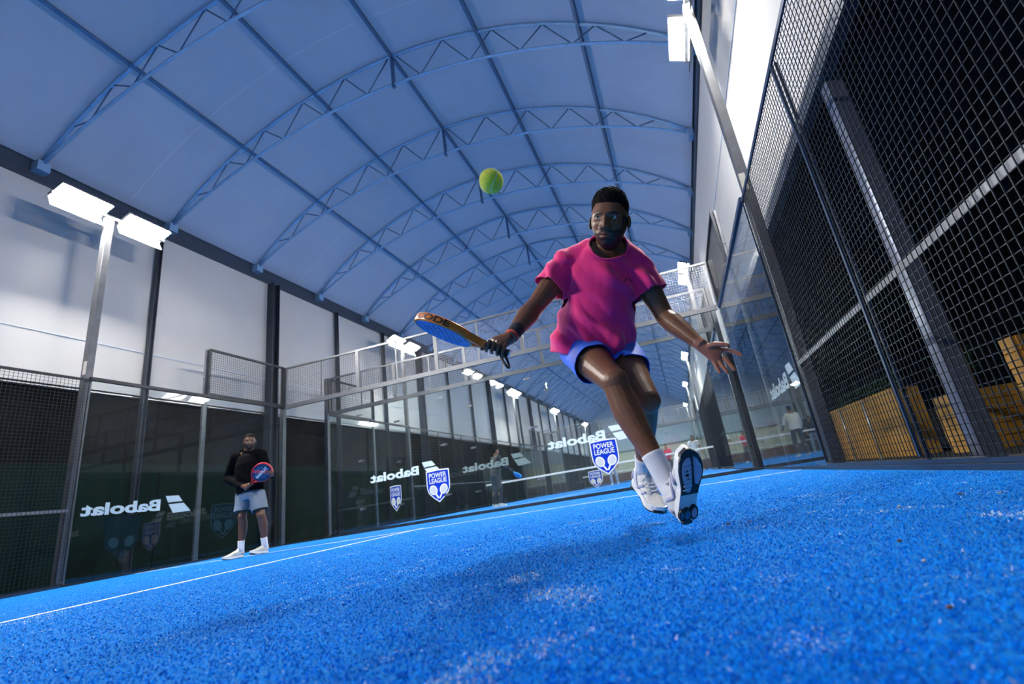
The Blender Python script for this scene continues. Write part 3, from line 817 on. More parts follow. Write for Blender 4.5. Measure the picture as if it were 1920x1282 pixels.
def head_mesh(nu, nv, skin, beard, beard_full=True):
    """head in local metres: x right of the person, y forward, z up, origin at mid head"""
    th = np.linspace(0, math.pi, nv + 1)[1:-1]; ph = np.linspace(0, 2 * math.pi, nu + 1)[:-1]
    T, P = np.meshgrid(th, ph, indexing='ij')
    D = np.stack([np.sin(T) * np.cos(P), np.sin(T) * np.sin(P), np.cos(T)], -1).reshape(-1, 3)
    D = np.vstack([D, [[0, 0, 1]], [[0, 0, -1]]])
    x, y, z = D[:, 0].copy(), D[:, 1].copy(), D[:, 2].copy()
    sg = lambda v, p: np.sign(v) * np.abs(v) ** p
    X = sg(x, 0.92) * 0.076; Y = y * 0.098; Z = sg(z, 0.95) * 0.120
    lo = np.clip((-z - 0.05) / 0.95, 0, 1)
    X *= 1 - 0.26 * lo ** 1.3
    Y = np.where(Y < 0, Y * (1 - 0.45 * lo), Y * (1 - 0.02 * lo))
    Y += 0.010 * lo * (y > 0)
    hi = np.clip(z, 0, 1); X *= 1 - 0.02 * hi
    Y = np.where(Y < 0, Y - 0.008 * np.clip(z, 0, 1), Y)
    front = np.clip(y * 1.6, 0, 1)
    g = lambda cx, cz, sx, sz: np.exp(-((X - cx) / sx) ** 2 - ((Z - cz) / sz) ** 2) * front
    both = lambda cx, cz, sx, sz: g(cx, cz, sx, sz) + g(-cx, cz, sx, sz)
    dy = 0.005 * np.exp(-((Z - 0.026) / 0.010) ** 2) * np.exp(-(X / 0.055) ** 4) * front
    dy -= 0.011 * both(0.031, 0.008, 0.019, 0.012)
    nose_z = np.clip((0.016 - Z) / 0.052, 0, 1.0)
    nose = np.exp(-(X / (0.009 + 0.006 * nose_z)) ** 2) * front * np.where((Z < 0.024) & (Z > -0.046), 1, 0)
    fade = np.clip((Z + 0.046) / 0.012, 0, 1) * np.clip((0.026 - Z) / 0.02, 0, 1)
    dy += nose * fade * (0.006 + 0.017 * nose_z)
    dy += 0.011 * both(0.0155, -0.034, 0.0075, 0.0075)
    dy += 0.004 * both(0.047, -0.018, 0.018, 0.016)
    dy -= 0.003 * both(0.040, -0.050, 0.014, 0.018)
    dy += 0.0075 * g(0, -0.058, 0.022, 0.0058) + 0.009 * g(0, -0.0715, 0.020, 0.0062) - 0.005 * g(0, -0.0645, 0.026, 0.0022)
    dy += 0.004 * g(0, -0.055, 0.03, 0.014)
    dy += 0.009 * g(0, -0.103, 0.026, 0.016) - 0.004 * g(0, -0.083, 0.022, 0.006)
    Y = Y + dy
    co = np.stack([X, Y, Z], -1)
    faces = []
    n_r = nv - 1
    for i in range(n_r - 1):
        for j in range(nu):
            j2 = (j + 1) % nu
            faces.append((i * nu + j, (i + 1) * nu + j, (i + 1) * nu + j2, i * nu + j2))
    top, bot = n_r * nu, n_r * nu + 1
    for j in range(nu):
        j2 = (j + 1) % nu
        faces.append((top, j, j2)); faces.append((bot, (n_r - 1) * nu + j2, (n_r - 1) * nu + j))
    col = np.tile(np.array(skin), (len(co), 1))
    blend = lambda mask, c: col * (1 - mask[:, None]) + np.array(c) * mask[:, None]
    lips = np.clip(g(0, -0.0645, 0.026, 0.0125) * 2.2 - 0.9, 0, 1)
    col = blend(lips, (skin[0] * 1.25 + 0.03, skin[1] * 0.95, skin[2] * 1.05))
    ax = np.abs(X)
    if beard:
        jaw = np.clip((-0.045 - Z + 0.55 * np.clip(ax - 0.034, 0, 1)) / 0.010, 0, 1) * (Y > -0.035)
        side = np.clip((ax - 0.058) / 0.008, 0, 1) * np.clip((0.03 - Z) / 0.02, 0, 1) * (Y > -0.02) * (Y < 0.055)
        must = np.exp(-((Z + 0.0495) / 0.0048) ** 2) * (ax < 0.032) * front
        hole = np.clip(1.3 * np.exp(-(X / 0.024) ** 4 - ((Z + 0.0645) / 0.0115) ** 4), 0, 1) * front
        bm_ = np.clip(np.maximum(np.maximum(jaw, side), must * 0.95) - hole, 0, 1) * 0.93
        col = blend(bm_, beard)
        co[:, 1] += 0.004 * bm_ * front; co[:, 2] -= 0.006 * bm_ * np.clip((-Z - 0.09) / 0.03, 0, 1)
    brow = np.clip(np.exp(-((ax - 0.032) / 0.020) ** 4 - ((Z - 0.027 + 0.10 * np.abs(ax - 0.034)) / 0.0048) ** 2) * 1.4, 0, 1) * front
    col = blend(brow * 0.9, (0.008, 0.006, 0.005))
    return co, faces, col

def build_head(M, voxel_hi, skin, beard, person, hair_mat='hair_black', look=(0, 0), hair_h=0.013, stretch=1.0):
    """returns (coords, faces, colours) of the head for the body mesh, and adds eyes and hair as parts"""
    nu, nv = (200, 150) if voxel_hi else (56, 40)
    co, fc, col = head_mesh(nu, nv, skin, beard)
    parts = [(co, fc)]; cols = [col]
    for s in (-1, 1):                                        # ears
        e = MB().ball((0, 0, 0), 0.008, 0.016, 0.028, Matrix.Rotation(s * -0.35, 3, 'Z').to_4x4() @ Matrix.Rotation(0.2, 4, 'X'), 16, 12)
        v_ = np.array(e.v) + np.array([s * 0.081, -0.010, -0.004])
        parts.append((v_, e.f)); cols.append(np.tile(np.array(skin) * 0.9, (len(v_), 1)))
        if True:                                             # upper and lower eyelids
            for a0, a1 in ((0.60, 1.75), (-1.2, -0.48)):
                vv, ff = [], []
                for i in range(9):
                    a = a0 + (a1 - a0) * i / 8
                    for j in range(13):
                        b_ = -1.25 + 2.5 * j / 12
                        aa = a * (1 - 0.32 * (abs(b_) / 1.25) ** 2) if i == 0 else a
                        r_ = 0.0136
                        vv.append((s * 0.031 + r_ * math.sin(b_) * 1.12, 0.0735 + r_ * math.cos(b_) * math.cos(aa) * 1.0, 0.0085 + r_ * math.sin(aa)))
                for i in range(8):
                    for j in range(12):
                        ff.append((i * 13 + j, i * 13 + j + 1, (i + 1) * 13 + j + 1, (i + 1) * 13 + j))
                parts.append((np.array(vv), ff)); cols.append(np.tile(np.array(skin) * 0.75, (len(vv), 1)))
    vs, fs = join_data(parts)
    cs = np.vstack(cols)
    A = np.array(M)
    S = np.array([1, 1, stretch])
    world_ = (vs * S) @ A[:3, :3].T + A[:3, 3]
    for s in (-1, 1):
        e = MB().ball((0, 0, 0), 0.0125, nu=24, nv=16)
        v_ = np.array(e.v); d = v_ / np.linalg.norm(v_, axis=1)[:, None]
        gz = np.array([look[0], 1.0, look[1]]); gz = gz / np.linalg.norm(gz)
        k = d @ gz
        c = np.where((k > 0.955)[:, None], np.array([[0.004, 0.003, 0.003]]), np.where((k > 0.86)[:, None], np.array([[0.03, 0.013, 0.006]]), np.array([[0.60, 0.55, 0.50]]) if voxel_hi else np.array([[0.16, 0.12, 0.10]])))
        v_ = (v_ + np.array([s * 0.031, 0.0735, 0.0085])) * S
        eo = add_mesh('eye', v_ @ A[:3, :3].T + A[:3, 3], e.f, 'eyes', person, True)
        set_col(eo.data, c)
    # close-cropped hair: an offset shell over the scalp
    hc, hf, _ = head_mesh(nu, nv, skin, None)
    X, Y, Z = hc[:, 0], hc[:, 1], hc[:, 2]
    az = np.clip(Y / 0.098, -1, 1)
    line_ = np.interp(az, [-1, -0.55, -0.35, 0.1, 0.25, 0.55, 1.0], [-0.060, -0.040, 0.026, 0.030, 0.036, 0.064, 0.067])
    rise = np.clip((Z - line_) / 0.010, 0, 1); taper = np.clip((Z - line_) / 0.034, 0, 1)
    nrm = hc / np.linalg.norm(hc, axis=1)[:, None]
    fz = np.array([mnoise.noise(V(p * 150)) for p in hc]) if voxel_hi else np.zeros(len(hc))
    top_ = np.clip(Z / 0.12, 0, 1)
    hh = -0.004 + rise * (0.0062 + hair_h * taper * np.clip(top_ * 1.5 - 0.25, 0, 1) ** 0.8 + (0.002 + 0.005 * top_) * fz)
    hc = hc + nrm * hh[:, None]
    keep = Z > line_ - 0.012
    hf2 = [f for f in hf if all(keep[i] for i in f)]
    idx = np.nonzero(keep)[0]; mp = -np.ones(len(hc), int); mp[idx] = np.arange(len(idx))
    hv = (hc[idx] * S) @ A[:3, :3].T + A[:3, 3]
    add_mesh('hair', hv, [tuple(mp[i] for i in f) for f in hf2], hair_mat, person, True)
    return world_, fs, cs

def limb(mb, a, b_, prof, seg=14, ref=None, bulge=None):
    """tapered tube from a to b; prof = [(t, radius or (r1, r2), offset along bulge)]"""
    pts, rad = [], []
    for t, r, *o in prof:
        p = lerp(a, b_, t)
        if bulge is not None and o: p = p + bulge * o[0]
        pts.append(p); rad.append(r)
    mb.tube(pts, rad, seg, ref)

def finger(mb, pts, r0, r1):
    n = len(pts); pts = [V(p) for p in pts]
    rad = [r0 + (r1 - r0) * i / (n - 1) for i in range(n)]
    tip = pts[-1] + (pts[-1] - pts[-2]).normalized() * r1 * 0.8
    mb.tube(pts + [tip], rad + [r1 * 0.55], 10)
    for p, r in zip(pts[1:-1], rad[1:-1]): mb.ball(p, r * 1.03, nu=10, nv=6)

def grip_hand(mb, wrist, H, A, r, sgn, k=1.0):
    """hand closed round a bar through H along unit A; knuckle side faces the wrist"""
    e1 = (wrist - H); e1 = (e1 - A * e1.dot(A)).normalized(); e2 = A.cross(e1) * sgn
    palm = H + e1 * (r + 0.012 * k)
    mb.tube([wrist, lerp(wrist, palm, 0.45), palm + e1 * 0.004, H + e1 * (r * 0.6) ], [(0.026 * k, 0.030 * k), (0.033 * k, 0.024 * k), (0.042 * k, 0.019 * k), (0.040 * k, 0.012 * k)], 14, ref=A)
    for i, s_ in enumerate((-0.033, -0.011, 0.011, 0.033)):
        rr = r + 0.008 * k
        pts = []
        for th in (0.5, 1.1, 1.9, 2.7, 3.5, 4.1):
            pts.append(H + A * (s_ * k + 0.004 * th * (i - 1.5) * 0.3) + (e1 * math.cos(th) + e2 * math.sin(th)) * (rr + (0.004 if th < 1.2 else 0)))
        finger(mb, pts, 0.0098 * k, 0.0080 * k)
    pts = [palm + e1 * 0.012 + A * 0.022 * k, H + A * 0.045 * k + (e1 * math.cos(-0.7) + e2 * math.sin(-0.7)) * (r + 0.012 * k), H + A * 0.058 * k + (e1 * math.cos(-1.6) + e2 * math.sin(-1.6)) * (r + 0.010 * k), H + A * 0.064 * k + (e1 * math.cos(-2.4) + e2 * math.sin(-2.4)) * (r + 0.009 * k)]
    finger(mb, pts, 0.0125 * k, 0.0095 * k)

def open_hand(mb, wrist, d, n, thumb_side, curl=0.25, k=1.0):
    """relaxed hand: d = towards the fingers, n = out of the palm, thumb_side = unit vector across the palm to the thumb"""
    d = d.normalized(); t = (thumb_side - d * thumb_side.dot(d)).normalized()
    kn = wrist + d * 0.088 * k
    mb.tube([wrist - d * 0.01, wrist + d * 0.03 * k, wrist + d * 0.065 * k, kn], [(0.027 * k, 0.020 * k), (0.036 * k, 0.018 * k), (0.041 * k, 0.016 * k), (0.038 * k, 0.012 * k)], 14, ref=t)
    for i, (o, L) in enumerate(((0.030, 0.072), (0.010, 0.080), (-0.010, 0.075), (-0.029, 0.060))):
        p = kn + t * o * k - d * 0.008; pts = [p]; a = 0.08
        for seg_ in (0.45, 0.32, 0.27):
            a += curl * (1 + 0.15 * i)
            p = p + (d * math.cos(a) + n * math.sin(a) + t * (0.10 - 0.07 * i)).normalized() * L * seg_ * k; pts.append(p)
        finger(mb, pts, 0.0092 * k, 0.0074 * k)
    p = wrist + d * 0.02 * k + t * 0.025 * k
    pts = [p, p + (t * 0.75 + d * 0.65 + n * 0.25).normalized() * 0.042 * k]; pts.append(pts[-1] + (t * 0.45 + d + n * 0.3).normalized() * 0.034 * k); pts.append(pts[-1] + (d + n * 0.35).normalized() * 0.026 * k)
    finger(mb, pts, 0.013 * k, 0.009 * k)

def body_mesh(mb, J, k=1.0, fat=1.0):
    """arms, legs and trunk as overlapping tubes (hands are added by the caller)"""
    up = (J['neck'] - (J['hipR'] + J['hipL']) / 2).normalized()
    lat = (J['shL'] - J['shR']); lat = (lat - up * lat.dot(up)).normalized()
    fwd = lat.cross(up)
    pel = (J['hipR'] + J['hipL']) / 2
    mb.tube([pel - up * 0.06, pel + up * 0.02, lerp(pel, J['neck'], 0.35), lerp(pel, J['neck'], 0.62), lerp(pel, J['neck'], 0.86), J['neck']],
            [(0.13 * k, 0.09 * k), (0.155 * k, 0.105 * k), (0.135 * k, 0.095 * k), (0.165 * k, 0.115 * k), (0.14 * k, 0.085 * k), (0.065 * k, 0.06 * k)], 24, ref=lat)
    mb.tube([J['neck'] - up * 0.03, lerp(J['neck'], J['head'], 0.35), lerp(J['neck'], J['head'], 0.8)], [(0.072 * k, 0.068 * k), (0.060 * k, 0.062 * k), (0.056 * k, 0.06 * k)], 18, ref=lat)
    for s in 'RL':
        sh, el, wr = J['sh' + s], J['el' + s], J['wr' + s]
        mb.tube([lerp(J['neck'], sh, 0.25) - up * 0.02, sh], [0.07 * k, 0.060 * k], 14)
        mb.ball(sh, 0.063 * k)
        limb(mb, sh, el, [(0, 0.061 * k * fat), (0.25, 0.060 * k * fat), (0.55, 0.054 * k * fat), (0.85, 0.045 * k * fat), (1, 0.044 * k * fat)])
        mb.ball(el, 0.044 * k * fat)
        limb(mb, el, wr, [(0, 0.045 * k * fat), (0.22, 0.049 * k * fat), (0.5, 0.042 * k * fat), (0.8, 0.032 * k * fat), (1.0, (0.029 * k, 0.025 * k)), (1.06, (0.028 * k, 0.024 * k))])
        hp, kn, an = J['hip' + s], J['knee' + s], J['ank' + s]
        toe = J['toe' + s] - J['heel' + s]
        ax = (an - kn).normalized(); back = -(toe - ax * toe.dot(ax)).normalized()
        limb(mb, hp, kn, [(-0.05, 0.088 * k), (0.15, 0.093 * k), (0.45, 0.083 * k), (0.75, 0.066 * k), (0.92, 0.060 * k), (1, 0.058 * k)], 18)
        mb.ball(kn - back * 0.006, 0.058 * k)
        limb(mb, kn, an, [(0, 0.055 * k, 0), (0.14, 0.057 * k, 0.010), (0.32, 0.060 * k, 0.018), (0.52, 0.051 * k, 0.012), (0.75, 0.039 * k, 0.004), (0.92, 0.034 * k, 0), (1.0, 0.036 * k, 0)], 16, bulge=back)
        mb.ball(kn - back * 0.028, 0.036 * k)
        fu = (an - J['heel' + s]).normalized()
        mb.tube([an, lerp(J['heel' + s], an, 0.55), lerp(J['heel' + s], J['toe' + s], 0.45) + fu * 0.055], [0.036 * k, 0.030 * k, 0.022 * k], 12)
    return up, lat, fwd

def skin_obj(mb, J, M, person, skin, palm, beard, voxel, hi, look, hand_pts=None, hair_h=0.013, stretch=1.0):
    """fuse the body, add the head, colour it and link it as the single 'body' mesh of the person"""
    me = remesh(mb, 'body', voxel, 5 if hi else 3)
    co, fc = mesh_data(me); no = normals(me); bpy.data.meshes.remove(me)
    col = np.tile(np.array(skin), (len(co), 1))
    for c, n, r in (hand_pts or []):
        d = np.linalg.norm(co - np.array(c), axis=1)
        m_ = np.clip((r - d) / 0.02, 0, 1) * np.clip((no @ np.array(n)) * 2.0 + 0.15, 0, 1)
        col = col * (1 - m_[:, None]) + np.array(palm) * m_[:, None]
    hv, hf, hcx = build_head(M, hi, skin, beard, person, look=look, hair_h=hair_h, stretch=stretch)
    vs, fs = join_data([(co, fc), (hv, hf)])
    o = add_mesh('body', vs, fs, 'skin', person, True)
    set_col(o.data, np.vstack([col, hcx]))
    return o

def frame_matrix(o, x, y, z):
    M = Matrix.Identity(4)
    for i in range(3): M[i][0], M[i][1], M[i][2], M[i][3] = x[i], y[i], z[i], o[i]
    return M

# ------------------------------------------------------------------ shoes
def sole_outline(side, n=40, k=1.0):
    """closed outline, y from heel 0 to toe 0.30; side = +1 when +x is the outer edge"""
    key = [(0.0, 0.0, 0.0), (0.012, 0.022, 0.024), (0.05, 0.036, 0.037), (0.10, 0.035, 0.036), (0.15, 0.036, 0.033), (0.19, 0.047, 0.042), (0.225, 0.051, 0.049), (0.26, 0.044, 0.047), (0.285, 0.028, 0.036), (0.30, 0.0, 0.012)]
    ys_ = np.linspace(0, 0.30, n)
    ys_ = 0.15 - 0.15 * np.cos(np.linspace(0, math.pi, n))
    outr = np.interp(ys_, [q[0] for q in key], [q[1] for q in key]); innr = np.interp(ys_, [q[0] for q in key], [q[2] for q in key])
    a = [(side * outr[i] * k, ys_[i]) for i in range(n)]; b_ = [(-side * innr[i] * k, ys_[i]) for i in range(n - 1, 0, -1)]
    pts = a + b_
    if side < 0: pts = pts[::-1]
    return pts
def spring(z, y): return z + 0.022 * max(0, (y - 0.20) / 0.10) ** 2 + 0.008 * max(0, (0.04 - y) / 0.04) ** 2
def sole_plate(name, pts, z0, z1, M, mname, par):
    n = len(pts)
    vv = [M @ V((p[0], p[1], spring(z0, p[1]))) for p in pts] + [M @ V((p[0], p[1], spring(z1, p[1]))) for p in pts]
    cx = sum(p[0] for p in pts) / n
    ff = [(i, (i + 1) % n, n + (i + 1) % n, n + i) for i in range(n)]
    ff += [tuple(range(n - 1, -1, -1)), tuple(range(n, 2 * n))]
    return add_mesh(name, vv, ff, mname, par)
def ell(cx, cy, rx, ry, rot=0, n=24):
    return [(cx + rx * math.cos(t) * math.cos(rot) - ry * math.sin(t) * math.sin(rot), cy + rx * math.cos(t) * math.sin(rot) + ry * math.sin(t) * math.cos(rot)) for t in np.linspace(0, 2 * math.pi, n + 1)[:-1]]
def shoe(person, M, side, upper='shoe_white', hi=True, label=None, dark_toe=True):
    mb = MB()
    rings = [(0.006, 0.052, 0.022, 0.020), (0.02, 0.066, 0.033, 0.042), (0.06, 0.074, 0.037, 0.052), (0.10, 0.070, 0.037, 0.050), (0.145, 0.060, 0.039, 0.042), (0.19, 0.050, 0.045, 0.033), (0.23, 0.045, 0.046, 0.026), (0.265, 0.045, 0.038, 0.019), (0.290, 0.049, 0.020, 0.010)]
    mb.tube([V((0, r[0], r[1])) for r in rings], [(r[2], r[3]) for r in rings], 20, ref=(1, 0, 0))
    mb.tube([V((0, 0.062, 0.07)), V((0, 0.056, 0.105)), V((0, 0.05, 0.132))], [(0.036, 0.050), (0.036, 0.047), (0.039, 0.050)], 18, ref=(1, 0, 0))
    mb.v = [tuple(M @ V(v)) for v in mb.v]
    me = remesh(mb, 'shoe', 0.004 if hi else 0.010, 3)
    root = add_obj('shoe', me, upper, person, True)
    if label: root['label'] = label
    sole_plate('midsole', sole_outline(side), 0.010, 0.040, M, 'midsole_white', root)
    if not hi:
        sole_plate('outsole', sole_outline(side, 24, 0.96), 0.003, 0.011, M, 'rubber_black', root); return root
    # outsole: a dark-rimmed forefoot pad split by a curved groove, and three heel pods
    full = sole_outline(side, 60, 0.97)
    fore = [p for p in full if p[1] > 0.128]
    sole_plate('outsole', fore, 0.003, 0.012, M, 'rubber_black', root)
    s = side
    pad_o = [(s * 0.008, 0.275), (s * 0.022, 0.268), (s * 0.036, 0.245), (s * 0.041, 0.222), (s * 0.038, 0.195), (s * 0.030, 0.170), (s * 0.018, 0.172), (s * 0.012, 0.20), (s * 0.010, 0.235)]
    pad_i = [(-s * 0.004, 0.272), (-s * 0.002, 0.235), (s * 0.001, 0.20), (s * 0.004, 0.165), (-s * 0.002, 0.142), (-s * 0.016, 0.142), (-s * 0.024, 0.165), (-s * 0.034, 0.20), (-s * 0.038, 0.228), (-s * 0.034, 0.252), (-s * 0.020, 0.270)]
    for pts in (pad_o, pad_i):
        sole_plate('tread_pad', pts if s > 0 else pts[::-1], -0.001, 0.008, M, 'tread_lilac', root)
    for q in range(7):                                       # grooves cut across the pads, seen as raised lugs
        y = 0.150 + 0.017 * q
        sole_plate('tread_lug', [(-s * 0.030, y), (-s * 0.002, y + 0.004), (-s * 0.002, y + 0.007), (-s * 0.030, y + 0.003)], -0.003, 0.0, M, 'shoe_white', root)
    for cx, cy, rx, ry, m_ in ((0.0, 0.012, 0.022, 0.011, None), (s * 0.022, 0.052, 0.017, 0.030, 'tread_lilac'), (-s * 0.006, 0.048, 0.019, 0.026, 'tread_blue'), (-s * 0.028, 0.048, 0.010, 0.022, 'tread_blue')):
        sole_plate('heel_pod', ell(cx, cy, rx, ry), 0.0, 0.012, M, 'rubber_black', root)
        if m_: sole_plate('pod_insert', ell(cx, cy, rx * 0.62, ry * 0.68), -0.002, 0.004, M, m_, root)
    if dark_toe: 
        tip = [p for p in sole_outline(side, 60, 1.02) if p[1] > 0.272]
        sole_plate('toe_cap', tip, 0.004, 0.020, M, 'rubber_black', root)
    # tongue and laces
    mb = MB()
    tz = lambda y: np.interp(y, [r[0] for r in rings], [r[1] + r[3] for r in rings])
    for q in range(5):
        y = 0.112 + 0.020 * q
        w = 0.024 + 0.002 * q
        for sg in (-1, 1):
            mb.tube([V((sg * w, y - 0.008, tz(y) - 0.008)), V((sg * w * 0.5, y, tz(y) + 0.001)), V((-sg * w * 0.5, y + 0.010, tz(y + 0.01) + 0.0015)), V((-sg * w, y + 0.018, tz(y + 0.018) - 0.008))], 0.0028, 8)
    mb.tube([V((0, 0.100, tz(0.1) + 0.006)), V((0.030, 0.105, tz(0.1) + 0.004)), V((0.045, 0.13, 0.09)), V((0.025, 0.125, 0.108)), V((0, 0.108, tz(0.1) + 0.004))], 0.0026, 8)
    mb.tube([V((0, 0.100, tz(0.1) + 0.006)), V((-0.032, 0.108, tz(0.1) + 0.002)), V((-0.042, 0.14, 0.085)), V((-0.02, 0.13, 0.105)), V((0, 0.108, tz(0.1) + 0.004))], 0.0026, 8)
    mb.v = [tuple(M @ V(v)) for v in mb.v]
    mb.build('lacing', 'midsole_white', root, True)
    mb = MB().tube([V((0, 0.20, tz(0.2) - 0.003)), V((0, 0.15, tz(0.15) - 0.002)), V((0, 0.105, tz(0.105) + 0.006)), V((0, 0.088, 0.150))], [(0.022, 0.003), (0.022, 0.004), (0.024, 0.005), (0.026, 0.005)], 12, ref=(1, 0, 0))
    mb.v = [tuple(M @ V(v)) for v in mb.v]; mb.build('tongue', upper, root, True)
    for sg in (-1, 1):                                       # side overlays
        mb = MB()
        for (ya, za, yb, zb) in ((0.05, 0.10, 0.10, 0.042), (0.10, 0.042, 0.155, 0.085), (0.155, 0.040, 0.19, 0.070), (0.03, 0.05, 0.02, 0.09)):
            xa = np.interp(ya, [r[0] for r in rings], [r[2] for r in rings]); xb = np.interp(yb, [r[0] for r in rings], [r[2] for r in rings])
            mb.tube([V((sg * (xa + 0.000), ya, za)), V((sg * (xa + xb) / 2 * 1.04, (ya + yb) / 2, (za + zb) / 2)), V((sg * (xb - 0.003), yb, zb))], [(0.0035, 0.008), (0.0035, 0.008), (0.003, 0.006)], 8, ref=(1, 0, 0))
        mb.v = [tuple(M @ V(v)) for v in mb.v]; mb.build('overlay', 'tread_lilac', root, True)
    return root
def shoe_matrix(heel, toe, upv):
    y = (toe - heel).normalized(); z = (upv - y * upv.dot(y)).normalized(); x = y.cross(z)
    return frame_matrix(heel, x, y, z)
def sock(person, an, kn, heel, toe, h=0.15, hi=True, mname='sock_white', k=1.0):
    ax = (kn - an).normalized()
    mb = MB().tube([lerp(heel, toe, 0.30) + (an - heel).normalized() * 0.06, lerp(an, heel, 0.25), an, an + ax * 0.05, an + ax * (h - 0.012), an + ax * h], [0.03 * k, 0.037 * k, 0.041 * k, 0.0405 * k, 0.043 * k, 0.045 * k], 18)
    return mb.build('sock', mname, person, True)

# ------------------------------------------------------------------ padel racket
def racket(M, rim, face, holes, lettering, label, grp, tip_white=True, rim_text=None, face_text=None):
    """local: y from butt 0 to tip 0.455, x across, z out of the face"""
    e = empty('padel_racket'); e.matrix_world = M
    T = 0.019
    def outline(k=1.0):
        return [(0.130 * k * math.copysign(abs(math.cos(t)) ** 0.92, math.cos(t)), 0.315 + 0.140 * k * math.copysign(abs(math.sin(t)) ** 0.95, math.sin(t))) for t in np.linspace(-math.pi / 2, 1.5 * math.pi, 65)[:-1]]
    mb = MB(); o = outline(); n = len(o)
    rows = [(0.965, -T), (0.99, -T * 0.8), (1.0, -T * 0.4), (1.0, T * 0.4), (0.99, T * 0.8), (0.965, T)]
    for k, z in rows: mb.v += [(p[0], p[1], z) for p in outline(k)]
    for r in range(len(rows) - 1):
        for i in range(n):
            j = (i + 1) % n; mb.f.append((r * n + i, r * n + j, (r + 1) * n + j, (r + 1) * n + i))
    mb.f.append(tuple(range(n - 1, -1, -1))); mb.f.append(tuple(range((len(rows) - 1) * n, len(rows) * n)))
    mb.build('rim', rim, e)
    for s in (-1, 1):
        th = MB().prism([(s * 0.085, 0.215), (s * 0.060, 0.190), (s * 0.016, 0.135), (s * 0.016, 0.115), (s * 0.004, 0.115), (s * 0.008, 0.150), (s * 0.048, 0.205), (s * 0.060, 0.225)][::s], -T * 0.9, T * 0.9).build('throat_arm', rim, e)
        fc = MB().prism(outline(0.91), T - 0.001 if s > 0 else -T - 0.0015, T + 0.0015 if s > 0 else -T + 0.001).build('face', face, e)
        mbh = MB()
        for gx in range(-3, 4):
            for gy in range(-3, 4):
                if gx * gx + gy * gy > 10: continue
                mbh.prism([(gx * 0.026 + 0.0055 * math.cos(t), 0.315 + gy * 0.027 + 0.0055 * math.sin(t)) for t in np.linspace(0, 2 * math.pi, 11)[:-1]], s * T - 0.002 * (s < 0), s * T + 0.002 * (s > 0) + (0.0004 if s > 0 else 0))
        hb = mbh.build('drill_pattern', holes, fc); hb['kind'] = 'stuff'
        if face_text:
            co, ff = text_mesh(face_text, 0.19, 0.035, 0.02)
            add_mesh('face_lettering', [(c[1] * -s * 1.0 + 0.0175 * s, 0.22 + c[0], s * (T + 0.003)) for c in co], ff, lettering, fc)
    MB().tube([(0, 0.0, 0), (0, 0.006, 0), (0, 0.012, 0), (0, 0.06, 0), (0, 0.125, 0), (0, 0.14, 0)], [(0.017, 0.016), (0.019, 0.018), (0.0165, 0.0145), (0.0155, 0.014), (0.0155, 0.014), (0.014, 0.013)], 12, ref=(1, 0, 0)).build('grip', 'racket_black', e, True)
    MB().tube([(0, -0.004, 0), (0, 0.0, 0)], [0.014, 0.017], 12).build('butt_cap', 'racket_white', e, True)
    # arc length along the near (-x) edge, from tip towards the throat
    if tip_white or rim_text:
        a = np.array(outline(1.004)); arc = [q for q in range(n)]
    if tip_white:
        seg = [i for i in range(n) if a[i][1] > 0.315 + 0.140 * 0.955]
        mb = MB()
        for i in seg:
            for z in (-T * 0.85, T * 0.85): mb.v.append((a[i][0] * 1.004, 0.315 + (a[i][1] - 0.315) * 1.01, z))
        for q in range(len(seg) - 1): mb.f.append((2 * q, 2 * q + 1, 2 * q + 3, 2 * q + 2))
        o_ = mb.build('glare_tip_guard', 'racket_white', e); md = o_.modifiers.new('thickness', 'SOLIDIFY'); md.thickness = 0.002; md.offset = 0  # white guard, its white also paints in the lamp glare on the tip
    if rim_text:
        # walk the outline from the tip down the -x side (index increasing after the tip)
        pts = [V((p[0], p[1], 0)) for p in outline(1.006)]
        it = max(range(n), key=lambda i: pts[i].y)
        path = [pts[(it + i) % n] for i in range(0, n // 2)]
        cum = [0.0]
        for i in range(1, len(path)): cum.append(cum[-1] + (path[i] - path[i - 1]).length)
        co, ff = text_mesh(rim_text, 0.17, 0.029, 0.03)
        def place(c):
            s_ = 0.10 + c[0]
            i = max(q for q in range(len(cum)) if cum[q] <= s_); i = min(i, len(path) - 2)
            p = lerp(path[i], path[i + 1], (s_ - cum[i]) / (cum[i + 1] - cum[i]))
            return (p.x, p.y, (c[1] - 0.0135))
        add_mesh('rim_lettering', [place(c) for c in co], ff, 'racket_black', e)
    tag(e, label, 'racket', grp); return e

# ------------------------------------------------------------------ shared garments
def rim_tube(name, garm, c, n, rmax, r, mname):
    """ribbed band along the open edge of a garment around c"""
    me = garm.data; cnt = {}
    for p in me.polygons:
        for ek in p.edge_keys: cnt[ek] = cnt.get(ek, 0) + 1
    vs = {v for ek, q in cnt.items() if q == 1 for v in ek}
    P = [me.vertices[i].co.copy() for i in vs]; P = [p for p in P if (p - c).length < rmax]
    if len(P) < 8: return
    a = n.orthogonal().normalized(); b_ = n.cross(a)
    bins = [[] for _ in range(40)]
    for p in P:
        t = math.atan2((p - c).dot(b_), (p - c).dot(a)); bins[int((t + math.pi) / (2 * math.pi) * 40) % 40].append(p)
    pts = [sum(q, V((0, 0, 0))) / len(q) for q in bins if q]
    for _ in range(2): pts = [(pts[i - 1] + pts[i] * 2 + pts[(i + 1) % len(pts)]) / 4 for i in range(len(pts))]
    return MB().tube(pts + pts[:2], r, 8, caps=False).build(name, mname, garm, True)
